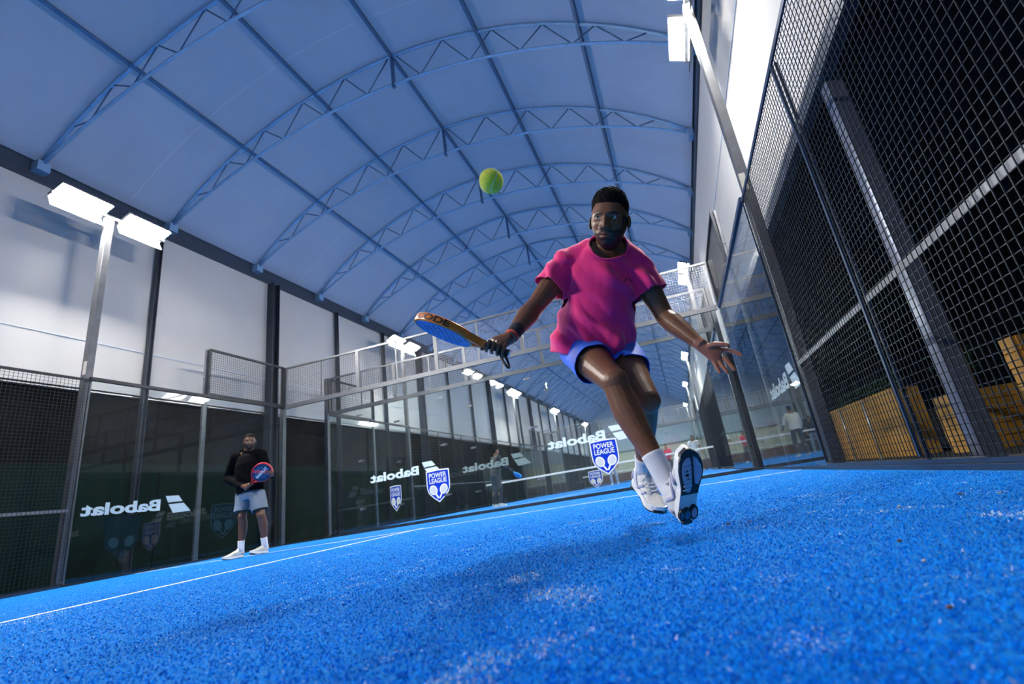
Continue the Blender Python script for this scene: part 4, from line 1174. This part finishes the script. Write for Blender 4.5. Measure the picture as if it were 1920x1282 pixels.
def shirt_volume(J, up, lat, hem, hem_r, chest_r, sleeve_t, sleeve_r, long=False, k=1.0, collar=0.085, trap=False):
    mb = MB(); pel = (J['hipR'] + J['hipL']) / 2; nk = J['neck']
    ext = (hem - nk).normalized()
    mb.tube([hem + ext * 0.05, hem, lerp(hem, nk, 0.25), lerp(hem, nk, 0.50), lerp(hem, nk, 0.72), lerp(hem, nk, 0.90), nk + up * 0.004, nk + up * 0.04],
            [hem_r, hem_r, (lerp(hem_r[0], chest_r[0], 0.45), lerp(hem_r[1], chest_r[1], 0.4)), chest_r, (chest_r[0] * 1.02, chest_r[1] * 0.98), (chest_r[0] * 0.86, chest_r[1] * 0.78), (collar, collar * 0.98), (collar * 0.92, collar * 0.92)], 30, ref=lat)
    cuts = [(hem, ext, 0.40), (nk + up * 0.012, up, 0.11)]
    for s in 'RL':
        sh, el, wr = J['sh' + s], J['el' + s], J['wr' + s]
        mb.tube([lerp(nk, sh, 0.35) - up * 0.015, lerp(nk, sh, 0.75) - up * 0.002, sh], [(0.081 * k, 0.076 * k), (0.081 * k, 0.075 * k), (0.081 * k, 0.078 * k)], 16)
        if trap: mb.tube([nk - up * 0.035, lerp(nk, sh, 0.5) - up * 0.018, sh - up * 0.004], [(0.085, 0.075), (0.078, 0.07), 0.07], 16)
        mb.ball(sh, 0.074 * k)
        if not long:
            e = lerp(sh, el, sleeve_t); d = (el - sh).normalized()
            mb.tube([sh, lerp(sh, e, 0.5), e, e + d * 0.05], [0.078 * k, lerp(0.08, sleeve_r, 0.6), sleeve_r, sleeve_r * 1.02], 20)
            cuts.append((e, d, sleeve_r + 0.030, 0.085))
        else:
            d = (wr - el).normalized()
            mb.tube([sh, el], [0.070 * k, 0.054 * k], 16); mb.ball(el, 0.055 * k)
            mb.tube([el, lerp(el, wr, 0.3), wr, wr + d * 0.03], [0.055 * k, 0.054 * k, 0.038 * k, 0.038 * k], 16)
            cuts.append((wr, d, 0.05))
    return mb, cuts
def shorts_volume(J, up, lat, k=1.0, leg_t=0.55, leg_r=0.11, waist=0.10):
    mb = MB(); pel = (J['hipR'] + J['hipL']) / 2
    mb.tube([pel - up * 0.08, pel - up * 0.02, pel + up * 0.05, pel + up * waist, pel + up * (waist + 0.04)], [(0.14 * k, 0.105 * k), (0.185 * k, 0.13 * k), (0.17 * k, 0.125 * k), (0.15 * k, 0.11 * k), (0.15 * k, 0.11 * k)], 26, ref=lat)
    cuts = [(pel + up * waist, up, 0.3)]
    for s in 'RL':
        h, kn = J['hip' + s], J['knee' + s]; d = (kn - h).normalized(); e = lerp(h, kn, leg_t)
        mb.tube([h - d * 0.02, lerp(h, e, 0.4), e, e + d * 0.05], [0.105 * k, leg_r * 0.98, leg_r, leg_r * 1.02], 22)
        cuts.append((e, d, leg_r + 0.035))
    return mb, cuts
def garment(name, mb, cuts, voxel, mname, person, folds=None, amp=1.0, thick=0.003, seed=0.0, smooth=7):
    me = remesh(mb, name, voxel, smooth)
    if folds:
        set_coords(me, fold(coords(me), normals(me), folds, amp, seed=seed))
    cut_open(me, cuts)
    o = add_obj(name, me, mname, person, True); thicken(o, thick)
    return o

# ------------------------------------------------------------------ running player
J = {}
def j(n, px, y): J[n] = at(*px, y)
def reach(n, parent, px, L, near):
    """joint seen at pixel px, bone length L from its parent"""
    d = V(ray(*px)).normalized(); a = V(CPOS) - J[parent]
    b_ = d.dot(a); D = b_ * b_ - (a.dot(a) - L * L); D = math.sqrt(max(D, 0))
    J[n] = V(CPOS) + d * (-b_ - D if near else -b_ + D)
j('hipR', (1085, 655), -7.0); j('hipL', (1156, 650), -6.92)
j('kneeR', (1153, 716), -7.315)
j('heelR', (1290, 986), -7.46); j('toeR', (1300, 848), -7.60); j('ankR', (1250, 903), -7.385)
reach('kneeL', 'hipL', (1213, 750), 0.43, True); reach('ankL', 'kneeL', (1206, 885), 0.43, False)
j('toeL', (1238, 970), -6.99); j('heelL', (1188, 905), -6.80)
j('neck', (1141, 457), -7.12); j('shR', (1064, 495), -7.12); j('shL', (1191, 495), -7.07)
reach('elR', 'shR', (1001, 577), 0.30, True); reach('wrR', 'elR', (955, 634), 0.25, True)
reach('elL', 'shL', (1247, 594), 0.305, True); reach('wrL', 'elL', (1312, 645), 0.25, True)
j('head', (1143, 415), -7.25)
hero = empty('person', (8.5, -7.15, 0.0))
HINV = Matrix.Translation((-8.5, 7.15, 0.0))
SKIN1 = (0.185, 0.075, 0.034); PALM1 = (0.36, 0.13, 0.075)
mb = MB()
up, lat, fwd = body_mesh(mb, J, 1.0, 1.06)
# open hand: each finger laid out from knuckle to tip
wl_ = J['wrL']; yw = wl_.y
def hp(px, dy=0.0): return at(px[0], px[1], yw + dy)
across = (hp((1330, 682)) - hp((1345, 648))).normalized()
mb.tube([wl_ - (hp((1345, 664)) - wl_).normalized() * 0.02, hp((1327, 655)), hp((1341, 663)), hp((1352, 667))], [(0.026, 0.022), (0.032, 0.019), (0.040, 0.017), (0.038, 0.012)], 16, ref=across)
for ps, r0, r1 in ((((1356, 655), (1368, 657), (1380, 661), (1390, 666)), 0.0098, 0.0078),
                   (((1356, 668), (1364, 677), (1371, 686), (1377, 693)), 0.0100, 0.0080),
                   (((1348, 675), (1353, 684), (1359, 692), (1364, 698)), 0.0096, 0.0076),
                   (((1338, 677), (1342, 685), (1346, 692), (1350, 698)), 0.0088, 0.0070)):
    finger(mb, [hp(p, -0.006 * i) for i, p in enumerate(ps)], r0 * 1.1, r1 * 1.1)
finger(mb, [hp((1326, 651), -0.01), hp((1340, 645), -0.025), hp((1354, 645), -0.035), hp((1366, 647), -0.04)], 0.0135, 0.0090)
# racket and the gripping hand
tip = at(782, 600, -7.46); butt_dir = at(946, 659, -7.37)
Ax = (tip - butt_dir).normalized()
Wd = V((0.10, 1.0, -0.22)); Wd = (Wd - Ax * Wd.dot(Ax)).normalized()
Nn = Wd.cross(Ax)                                    # x across = away from the camera, z = up through the upper face
butt = tip - Ax * 0.455
gc = butt + Ax * 0.062
J['wrR'] = gc + (J['wrR'] - gc).normalized() * 0.085
grip_hand(mb, J['wrR'], gc, Ax, 0.016, -1, 1.0)
limb(mb, J['elR'], J['wrR'], [(0, 0.046), (0.22, 0.052), (0.5, 0.044), (0.8, 0.034), (1.0, 0.029)])
to_cam = (V(CPOS) - J['head']).normalized()
palm_n = tuple((V(CPOS) - wl_).normalized())
# head: turned a little towards the ball
img_r, img_u = V(CR), V(CU)
fw_h = (to_cam - img_r * 0.20 + img_u * 0.10).normalized()
up_h = (img_u + img_r * 0.05); up_h = (up_h - fw_h * up_h.dot(fw_h)).normalized()
HM = frame_matrix(J['head'], fw_h.cross(up_h), fw_h, up_h) @ Matrix.Diagonal((1.13, 1.10, 1.10, 1))
bodyo = skin_obj(mb, J, HM, hero, SKIN1, PALM1, (0.010, 0.007, 0.006), 0.0038, True, (0.28, 0.20), [(tuple(hp((1346, 668))), palm_n, 0.125)], 0.022, 1.0)
# nose ring
MB().tube([HM @ V((0.020 + 0.004 * math.cos(t), 0.112 + 0.002 * math.sin(t), -0.036 + 0.005 * math.sin(t))) for t in np.linspace(0, 5.4, 14)], 0.0009, 6).build('nose_ring', 'chrome', hero, True)
# shirt
pel = (J['hipR'] + J['hipL']) / 2
hemc = (at(1032, 688, -7.0) + at(1190, 655, -6.93)) / 2 + V((0, -0.02, 0.0))
hlat = (at(1190, 655, -6.93) - at(1036, 688, -7.0)).normalized()
smb, cuts = shirt_volume(J, up, lerp(lat, hlat, 0.4).normalized(), hemc, (0.218, 0.155), (0.180, 0.142), 0.56, 0.083, trap=True)
col_c = J['neck'] + fwd * 0.045 - up * 0.030; col_n = (up * 0.66 + fwd * 0.75).normalized()
cuts[1] = (col_c, col_n, 0.094)
f1 = np.array((img_r * 0.75 + img_u * 0.65).normalized()); f2 = np.array((img_r * 0.25 - img_u * 0.95).normalized()); f3 = np.array((img_r).normalized())
shirt = garment('t_shirt', smb, cuts, 0.006, 'shirt_pink', hero, [(f1, 62, 0.019), (f3, 46, 0.012), (f2, 30, 0.008)], 1.0, 0.003, 3.0)
shirt['label'] = 'bright pink short sleeved t-shirt'
rim_tube('collar', shirt, col_c, col_n, 0.125, 0.0065, 'shirt_pink')
# small dark chest emblem
def on_surface(o, p, d):
    ok, loc, n_, _ = o.ray_cast(p, d); return (loc, n_) if ok else (None, None)
bpy.context.view_layer.update()
for du in (-0.012, 0.012):
    v_ = []
    for a_, b_ in ((-0.010, -0.010), (-0.004, -0.010), (0.010, 0.010), (0.004, 0.010)):
        d_ = V(ray(1177 + (du + (a_ if du < 0 else -a_)) * 380, 525 - b_ * 380)).normalized()
        loc, n_ = on_surface(shirt, V(CPOS), d_)
        if loc is not None: v_.append(loc - d_ * 0.004)
    if len(v_) == 4: add_mesh('chest_emblem', v_, [(0, 1, 2, 3)], 'shirt_logo', shirt)
# shorts
smb, cuts = shorts_volume(J, up, lat, 1.0, 0.50, 0.100)
shorts = garment('shorts', smb, cuts, 0.006, 'shorts_blue', hero, [(f1, 52, 0.004), (f3, 60, 0.004)], 1.0, 0.003, 11.0)
shorts['label'] = 'bright blue running shorts'
# socks and shoes
sock(hero, J['ankR'], J['kneeR'], J['heelR'], J['toeR'], 0.115); sock(hero, J['ankL'], J['kneeL'], J['heelL'], J['toeL'], 0.10)
def scaled(M, s_): return M @ Matrix.Diagonal((s_, s_, s_, 1))
upR = (J['ankR'] - J['heelR'])
shoe(hero, scaled(shoe_matrix(J['heelR'], J['toeR'], upR), 0.95), -1, label='white running shoe, heel down and tread towards the viewer')
shoe(hero, scaled(shoe_matrix(J['heelL'], J['toeL'], J['ankL'] - J['heelL'] + V((0, 0, 0.05))), 0.92), 1, label='white running shoe pushing off its toe')
# wristband, strap
wd = (J['elR'] - J['wrR']).normalized()
MB().tube([J['wrR'] + wd * 0.02, J['wrR'] + wd * 0.03, J['wrR'] + wd * 0.07, J['wrR'] + wd * 0.078], [0.032, 0.0345, 0.0365, 0.034], 20).build('wristband', 'strap_black', hero, True)
MB().tube([J['wrR'] + wd * 0.004, J['wrR'] + wd * 0.014], [0.0335, 0.034], 20).build('red_wristband', 'strap_red', hero, True)
tag(hero, 'player in pink t-shirt and blue shorts lunging with an orange racket', 'person')
for c_ in hero.children: c_.matrix_parent_inverse = HINV
# racket in the hand
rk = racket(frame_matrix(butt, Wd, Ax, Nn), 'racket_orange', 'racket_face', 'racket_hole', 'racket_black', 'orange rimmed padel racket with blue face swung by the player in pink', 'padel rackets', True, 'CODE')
MB().tube([(0.012 * math.sin(2 * t), 0.012 - 0.036 * math.cos(t), -0.030 + 0.034 * math.sin(t - 1.2)) for t in np.linspace(0, 2 * math.pi, 28)], 0.0055, 8, caps=False).build('wrist_strap', 'strap_black', rk, True)

# ball in flight
bc = V(CPOS) + V(ray(921, 340)) * 1.30
ball = empty('padel_ball', bc); ball.rotation_euler = (0.5, 0.4, 0.9)
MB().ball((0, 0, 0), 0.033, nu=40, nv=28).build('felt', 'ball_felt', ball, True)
def seam(t, a=0.44):
    A_, B_ = a * 0 + 0.75, 0.25
    x = A_ * math.cos(t) + B_ * math.cos(3 * t); y = A_ * math.sin(t) - B_ * math.sin(3 * t); z = 2 * math.sqrt(A_ * B_) * math.sin(2 * t)
    return V((x, y, z)).normalized() * 0.0332
MB().tube([seam(t) for t in np.linspace(0, 2 * math.pi, 73)], 0.0011, 6, caps=False).build('seam', 'ball_seam', ball, True)
tag(ball, 'yellow-green padel ball flying in front of the vault', 'ball')

# ------------------------------------------------------------------ standing player by the glass
K = {}
def k_(n, px, y): K[n] = at(*px, y)
YB = -3.42
k_('head', (468, 829), YB - 0.03); k_('neck', (466, 850), YB); k_('shR', (443, 857), YB + 0.02); k_('shL', (490, 853), YB + 0.02)
k_('elR', (427, 897), YB + 0.04); k_('wrR', (455, 912), YB - 0.16); k_('elL', (503, 888), YB + 0.02); k_('wrL', (509, 886), YB - 0.20)
k_('hipR', (457, 927), YB); k_('hipL', (482, 925), YB); k_('kneeR', (454, 968), YB - 0.04); k_('kneeL', (489, 965), YB - 0.02)
k_('ankR', (452, 1024), YB - 0.02); k_('ankL', (497, 1019), YB + 0.08)
K['ankR'].z = 0.10; K['ankL'].z = 0.10
K['heelR'] = V((K['ankR'].x, K['ankR'].y + 0.05, 0.003)); K['toeR'] = K['heelR'] + V((-0.06, -0.28, 0.0))
K['heelL'] = V((K['ankL'].x, K['ankL'].y + 0.05, 0.003)); K['toeL'] = K['heelL'] + V((-0.02, -0.28, 0.02))
p2 = empty('person', (K['neck'].x, K['neck'].y, 0))
mb = MB(); up2, lat2, fwd2 = body_mesh(mb, K, 0.98)
r2b = at(463, 914, YB - 0.22); r2t = at(508, 868, YB - 0.17)
A2 = (r2t - r2b).normalized(); tocam2 = (V(CPOS) - r2b).normalized(); N2 = (tocam2 - A2 * tocam2.dot(A2)).normalized(); X2 = A2.cross(N2)
gb = r2b - A2 * 0.03
grip_hand(mb, K['wrR'], gb + A2 * 0.05, A2, 0.015, 1, 1.0)
edge = gb + A2 * 0.33 + X2 * 0.125
K2w = edge + (K['elL'] - edge).normalized() * 0.07 + V((0.02, 0.03, 0))
limb(mb, K['elL'], K2w, [(0, 0.045), (0.3, 0.048), (1, 0.029)])
open_hand(mb, K2w, (gb + A2 * 0.34 + X2 * 0.07 - N2 * 0.03 - K2w), N2, A2, 0.3)
K['wrL'] = K2w
tc = (V(CPOS) - K['head']).normalized(); fh = (tc + V((0, 0, 0.10)) - img_r * 0.05).normalized(); uh = V((0.0, 0, 1)); uh = (uh - fh * uh.dot(fh)).normalized()
M2 = frame_matrix(K['head'], fh.cross(uh), fh, uh)
skin_obj(mb, K, M2, p2, (0.12, 0.05, 0.025), PALM1, (0.012, 0.009, 0.007), 0.008, False, (0, 0), hair_h=0.010)
smb, cuts = shirt_volume(K, up2, lat2, (K['hipR'] + K['hipL']) / 2 + V((0, 0, 0.02)), (0.195, 0.150), (0.205, 0.160), 0.5, 0.08, long=True, collar=0.078, k=1.12)
tp = garment('long_sleeve_top', smb, cuts, 0.010, 'top_black', p2, [(np.array((0.6, 0.2, 0.7)), 40, 0.004)], 1.0, 0.004, 5.0, 4); tp['label'] = 'black long sleeved sports top with raised collar'
MB().tube([lerp(K['neck'], K['head'], 0.05), lerp(K['neck'], K['head'], 0.32)], [0.088, 0.074], 18, caps=False).build('stand_collar', 'top_black', tp, True)
smb, cuts = shorts_volume(K, up2, lat2, 0.98, 0.80, 0.108)
garment('shorts', smb, cuts, 0.010, 'shorts_grey', p2, [(np.array((1.0, 0.2, 0.3)), 50, 0.004)], 1.0, 0.004, 9.0, 4)
sock(p2, K['ankR'], K['kneeR'], K['heelR'], K['toeR'], 0.13); sock(p2, K['ankL'], K['kneeL'], K['heelL'], K['toeL'], 0.13)
shoe(p2, scaled(shoe_matrix(K['heelR'], K['toeR'], V((0, 0, 1))), 0.96), -1, 'shoe_sand', False); shoe(p2, scaled(shoe_matrix(K['heelL'], K['toeL'], V((0, 0, 1))), 0.96), 1, 'shoe_sand', False)
tag(p2, 'bearded player in black top and grey shorts standing by the glass wall', 'person')
for c_ in p2.children: c_.matrix_parent_inverse = Matrix.Translation((-K['neck'].x, -K['neck'].y, 0))
rk2 = racket(frame_matrix(gb, X2, A2, N2), 'racket_red', 'racket_navy', 'racket_cyan', 'logo_white', 'red and navy padel racket held across the chest of the player in black', 'padel rackets', False, None, 'BABOLAT')
MB().prism([(-0.11, 0.27), (-0.085, 0.24), (0.10, 0.38), (0.075, 0.41)], 0.0195, 0.0208).build('face_stripe', 'racket_red', rk2)

# ------------------------------------------------------------------ players on the court behind the glass
def far_person(x, y, yaw, h, top, bottom, skin, label, lean=0.0, arm=0.3, dark_long=False, racket_col=None):
    s = h / 1.78
    R_ = Matrix.Rotation(yaw, 3, 'Z')
    def q(a, b_, c): return V((x, y, 0)) + R_ @ V((a * s, b_ * s, c * s))
    F = dict(head=q(0, -0.03 - lean, 1.64), neck=q(0, -lean, 1.46), shR=q(-0.19, -lean, 1.43), shL=q(0.19, -lean, 1.43), elR=q(-0.30 - arm * 0.1, -0.05 - lean, 1.15), elL=q(0.28, -0.02 - lean, 1.14),
             wrR=q(-0.30, -0.28 - lean, 1.05), wrL=q(0.30, -0.18 - lean, 0.95), hipR=q(-0.1, 0, 0.93), hipL=q(0.1, 0, 0.93), kneeR=q(-0.14, -0.06, 0.50), kneeL=q(0.14, -0.03, 0.50),
             ankR=q(-0.15, 0.02, 0.10), ankL=q(0.16, 0.05, 0.10), heelR=q(-0.15, 0.07, 0.003), heelL=q(0.16, 0.10, 0.003), toeR=q(-0.17, -0.2, 0.003), toeL=q(0.19, -0.17, 0.003))
    pe = empty('person', (x, y, 0)); mb = MB(); u_, l_, f_ = body_mesh(mb, F, s)
    for sd in 'RL':
        dd = (F['wr' + sd] - F['el' + sd]).normalized()
        open_hand(mb, F['wr' + sd], dd, V((0, 0, -1)), l_ * (1 if sd == 'R' else -1), 0.5, s)
    fh = R_ @ V((0, -1, 0)); uh = V((0, 0, 1))
    skin_obj(mb, F, frame_matrix(F['head'], fh.cross(uh), fh, uh), pe, skin, PALM1, None, 0.012, False, (0, 0))
    smb, cuts = shirt_volume(F, u_, l_, (F['hipR'] + F['hipL']) / 2 + V((0, 0, -0.02)), (0.19 * s, 0.14 * s), (0.185 * s, 0.14 * s), 0.6, 0.08, long=dark_long)
    garment('sweatshirt' if dark_long else 't_shirt', smb, cuts, 0.014, top, pe, None, 1, 0.004, 0, 2)
    smb = MB(); pel_ = (F['hipR'] + F['hipL']) / 2
    smb.tube([pel_ - u_ * 0.07, pel_ + u_ * 0.1], [(0.15 * s, 0.11 * s), (0.16 * s, 0.12 * s)], 18, ref=l_)
    for sd in 'RL': smb.tube([F['hip' + sd], F['knee' + sd], F['ank' + sd] + V((0, 0, 0.0))], [0.10 * s, 0.075 * s, 0.06 * s], 14)
    add_obj('trousers', remesh(smb, 'trousers', 0.014, 2), bottom, pe, True)
    for sd, sg in (('R', -1), ('L', 1)): shoe(pe, scaled(shoe_matrix(F['heel' + sd], F['toe' + sd], V((0, 0, 1))), 0.92), sg, 'shoe_white', False)
    tag(pe, label, 'person')
    for c_ in pe.children: c_.matrix_parent_inverse = Matrix.Translation((-x, -y, 0))
    if racket_col:
        a_ = R_ @ V((0.1, -0.75, -0.55)); a_.normalize(); w_ = R_ @ V((1, 0, 0)); w_ = (w_ - a_ * w_.dot(a_)).normalized()
        racket(frame_matrix(F['wrR'] + a_ * 0.04, w_, a_, w_.cross(a_)), racket_col, racket_col, 'racket_hole', 'racket_white', racket_col.split('_')[1] + ' padel racket carried by a player behind the end glass', 'padel rackets', False)
far_person(3.0, 5.2, 2.5, 1.80, 'cloth_dark', 'cloth_dark', (0.25, 0.12, 0.07), 'player in dark clothes holding a blue racket behind the end glass', 0.10, 0.6, True, 'racket_cyan')
far_person(4.9, 17.6, 0.1, 1.80, 'cloth_dark', 'denim_pale', (0.28, 0.14, 0.08), 'small distant player in black top and pale trousers beyond the net', 0.0, 0.5, False, 'racket_red')
far_person(7.3, 9.6, 2.9, 1.80, 'cloth_cream', 'cloth_dark', (0.25, 0.12, 0.07), 'player in cream top and dark trousers seen from behind near the net', 0.05, 0.3, True)
far_person(9.3, 15.5, 0.2, 1.72, 'cloth_white', 'denim_pale', (0.30, 0.15, 0.09), 'distant player in white t-shirt beyond the net near the corner post', 0.0, 0.3)
far_person(7.9, 19.6, -0.5, 1.72, 'cloth_red', 'cloth_dark', (0.30, 0.15, 0.09), 'distant player in red top behind the running shoes', 0.05, 0.3)

# ================================================================== WALKWAY FURNITURE
def planter(x, y0, y1, z1, depth, horizontal, label, posts=()):
    e = empty('wooden_planter', (x, y0, -0.052))
    z1 += 0.052; L = y1 - y0
    MB().box(0.02, depth - 0.02, 0.02, L - 0.02, 0.0, z1 - 0.08).build('core_box', 'timber_dark', e)
    if horizontal:
        n = max(3, int(z1 / 0.11)); h = z1 / n
        for q in range(n):
            d = 0.004 * (q % 2)
            MB().box(-0.004 - d, 0.018, -0.01, L + 0.01, q * h + 0.004, (q + 1) * h - 0.004).build('plank', 'timber', e)
            MB().box(0.018, depth, -0.022 - d, -0.004, q * h + 0.004, (q + 1) * h - 0.004).build('plank', 'timber', e)
    else:
        n = int(L / 0.085); w = L / n
        me = MB().box(-0.02, 0.0, 0.004, w - 0.004, 0.0, z1).mesh('plank'); me.materials.append(MATS['timber'])
        for q in range(n):
            o = add_obj('plank', me, None, e); o.location = (0.018 - 0.004 * (q % 2), q * w, 0)
        me2 = MB().box(0.004, 0.081, -0.02, 0.0, 0, z1).mesh('plank'); me2.materials.append(MATS['timber'])
        for q in range(int(depth / 0.085)):
            o = add_obj('plank', me2, None, e); o.location = (0.02 + q * 0.085, 0.018, 0)
        MB().box(-0.01, 0.05, -0.005, L + 0.005, z1, z1 + 0.025).build('top_board', 'timber', e)
    MB().box(0.03, depth - 0.03, 0.03, L - 0.03, z1 - 0.08, z1 - 0.05).build('soil', 'soil', e)
    tag(e, label, 'planter', 'wooden planters'); return e
planter(11.25, -2.72, -0.1, 0.72, 0.26, False, 'long planter of upright yellow boards behind the mesh fence')
planter(11.25, -3.95, -3.55, 0.50, 0.5, True, 'square planter of stacked yellow planks behind the steel column')
planter(11.35, -4.85, -4.70, 0.80, 0.12, True, 'narrow timber block stack behind the mesh fence')
planter(11.35, -5.62, -5.22, 0.84, 0.3, True, 'tall timber planter at the frame edge behind the mesh fence')
def rail_post(x, y, h, label):
    e = empty('rail_post', (x, y, -0.052)); MB().tube([(0, 0, 0), (0, 0, h + 0.05)], 0.014, 10).build('tube', 'galvanised', e, True)
    MB().tube([(0, 0, h + 0.05), (0, 0, h + 0.06)], [0.018, 0.012], 10).build('cap', 'galvanised', e, True); MB().tube([(0, 0, 0), (0, 0, 0.008)], 0.035, 12).build('flange', 'galvanised', e, True)
    tag(e, label, 'post', 'rail posts')
rail_post(11.12, -1.05, 0.70, 'thin pale steel tube in front of the long planter, farther one')
rail_post(11.12, -2.05, 0.70, 'thin pale steel tube in front of the long planter, nearer one')
def plant(x, y, z, n, spread, h, label):
    mb = MB()
    for q in range(n):
        a = random.uniform(0, 6.283); L = random.uniform(0.6, 1.0) * h; b0 = V((x, y, z)); d = V((math.cos(a) * spread * random.random(), math.sin(a) * spread * random.random(), 0))
        top = b0 + d + V((0, 0, L))
        nseg = 5; w = random.uniform(0.018, 0.035); sd = V((-math.sin(a), math.cos(a), 0.2)) * w
        for s_ in range(2, nseg + 1):
            c = b0 + d * (s_ / nseg) ** 1.5 + V((0, 0, L * s_ / nseg)); t2 = random.uniform(0, 6.28)
            dd = V((math.cos(t2), math.sin(t2), random.uniform(-0.3, 0.5))) * random.uniform(0.06, 0.11); ss = dd.cross(V((0, 0, 1))).normalized() * w
            n0 = len(mb.v); mb.v += [tuple(c), tuple(c + dd * 0.5 + ss), tuple(c + dd), tuple(c + dd * 0.5 - ss), tuple(c + dd * 0.5 + V((0, 0, 0.006)))]
            mb.f += [(n0, n0 + 1, n0 + 4), (n0 + 1, n0 + 2, n0 + 4), (n0 + 2, n0 + 3, n0 + 4), (n0 + 3, n0, n0 + 4)]
    e = empty('potted_shrub', (x, y, z))
    mb.v = [tuple(V(v) - V((x, y, z))) for v in mb.v]
    mb.build('foliage', 'leaf_green', e)
    st = MB()
    MB().tube([(0, 0, -0.05), (0.01, 0, h * 0.4), (0, 0.02, h * 0.75)], [0.010, 0.007, 0.004], 8).build('stem', 'timber_dark', e, True)
    tag(e, label, 'plant', 'planter shrubs')
for q, y in enumerate((-2.45, -1.9, -1.2, -0.5)):
    plant(11.38, y, 0.66, 26, 0.22, 0.30, 'low leafy shrub in the long planter, ' + ('end nearest the camera', 'second from the near end', 'third from the near end', 'far end')[q])
plant(11.48, -3.75, 0.42, 50, 0.22, 0.50, 'bushy green shrub in the stacked plank planter')

# ================================================================== LITTER ON THE TURF
def litter(px, py, kind, size, label):
    d = ray(px, py); t = -CPOS[2] / d[2]; p = V(CPOS + t * d)
    a = random.uniform(0, 6.28)
    if kind == 'leaf':
        e = [(-1, 0, 0.1), (-0.3, 0.35, 0.35), (0.5, 0.28, 0.2), (1.1, 0, 0.35), (0.4, -0.3, 0.15), (-0.4, -0.32, 0.3), (0, 0, 0.05)]
        R_ = Matrix.Rotation(a, 3, 'Z')
        o = add_mesh('dry_leaf', [R_ @ (V(v) * size) for v in e], [(0, 1, 6), (1, 2, 6), (2, 3, 6), (3, 4, 6), (4, 5, 6), (5, 0, 6)], 'leaf_brown')
        o.modifiers.new('thickness', 'SOLIDIFY').thickness = 0.001
    else:
        mb = MB().ball((0, 0, size * 0.55), size, size * 0.8, size * 0.6, nu=10, nv=7)
        mb.v = [tuple(V(v) * (1 + 0.2 * mnoise.noise(V(v) * 90))) for v in mb.v]
        o = mb.build('pebble', 'pebble' if kind == 'pale' else 'leaf_brown', None, True)
    o.location = p + V((0, 0, 0.003))
    tag(o, label, 'litter', 'litter on the turf')
litter(1803, 929, 'leaf', 0.012, 'dark curled leaf on the turf below the mesh fence')
litter(1407, 981, 'leaf', 0.010, 'small brown leaf on the turf beside the front running shoe')
litter(1783, 1147, 'dark', 0.004, 'brown crumb on the turf in the near corner')
litter(1687, 953, 'pale', 0.006, 'pale pebble on the turf below the steel column')
litter(1876, 928, 'pale', 0.005, 'pale pebble on the turf nearest the frame edge')
litter(1688, 1019, 'dark', 0.005, 'dark crumb on the turf in the open blue area')
litter(1735, 1057, 'pale', 0.004, 'small pale pebble on the open blue turf')
litter(1366, 985, 'dark', 0.006, 'dark crumb on the turf by the front shoe shadow')
litter(1160, 940, 'dark', 0.009, 'dark crumb on the turf behind the rear shoe')
litter(1215, 1014, 'dark', 0.005, 'dark crumb inside the player shadow')
litter(203, 1081, 'pale', 0.03, 'pale scrap lying at the foot of the dark side glass')
litter(236, 1071, 'pale', 0.025, 'second pale scrap at the foot of the dark side glass')
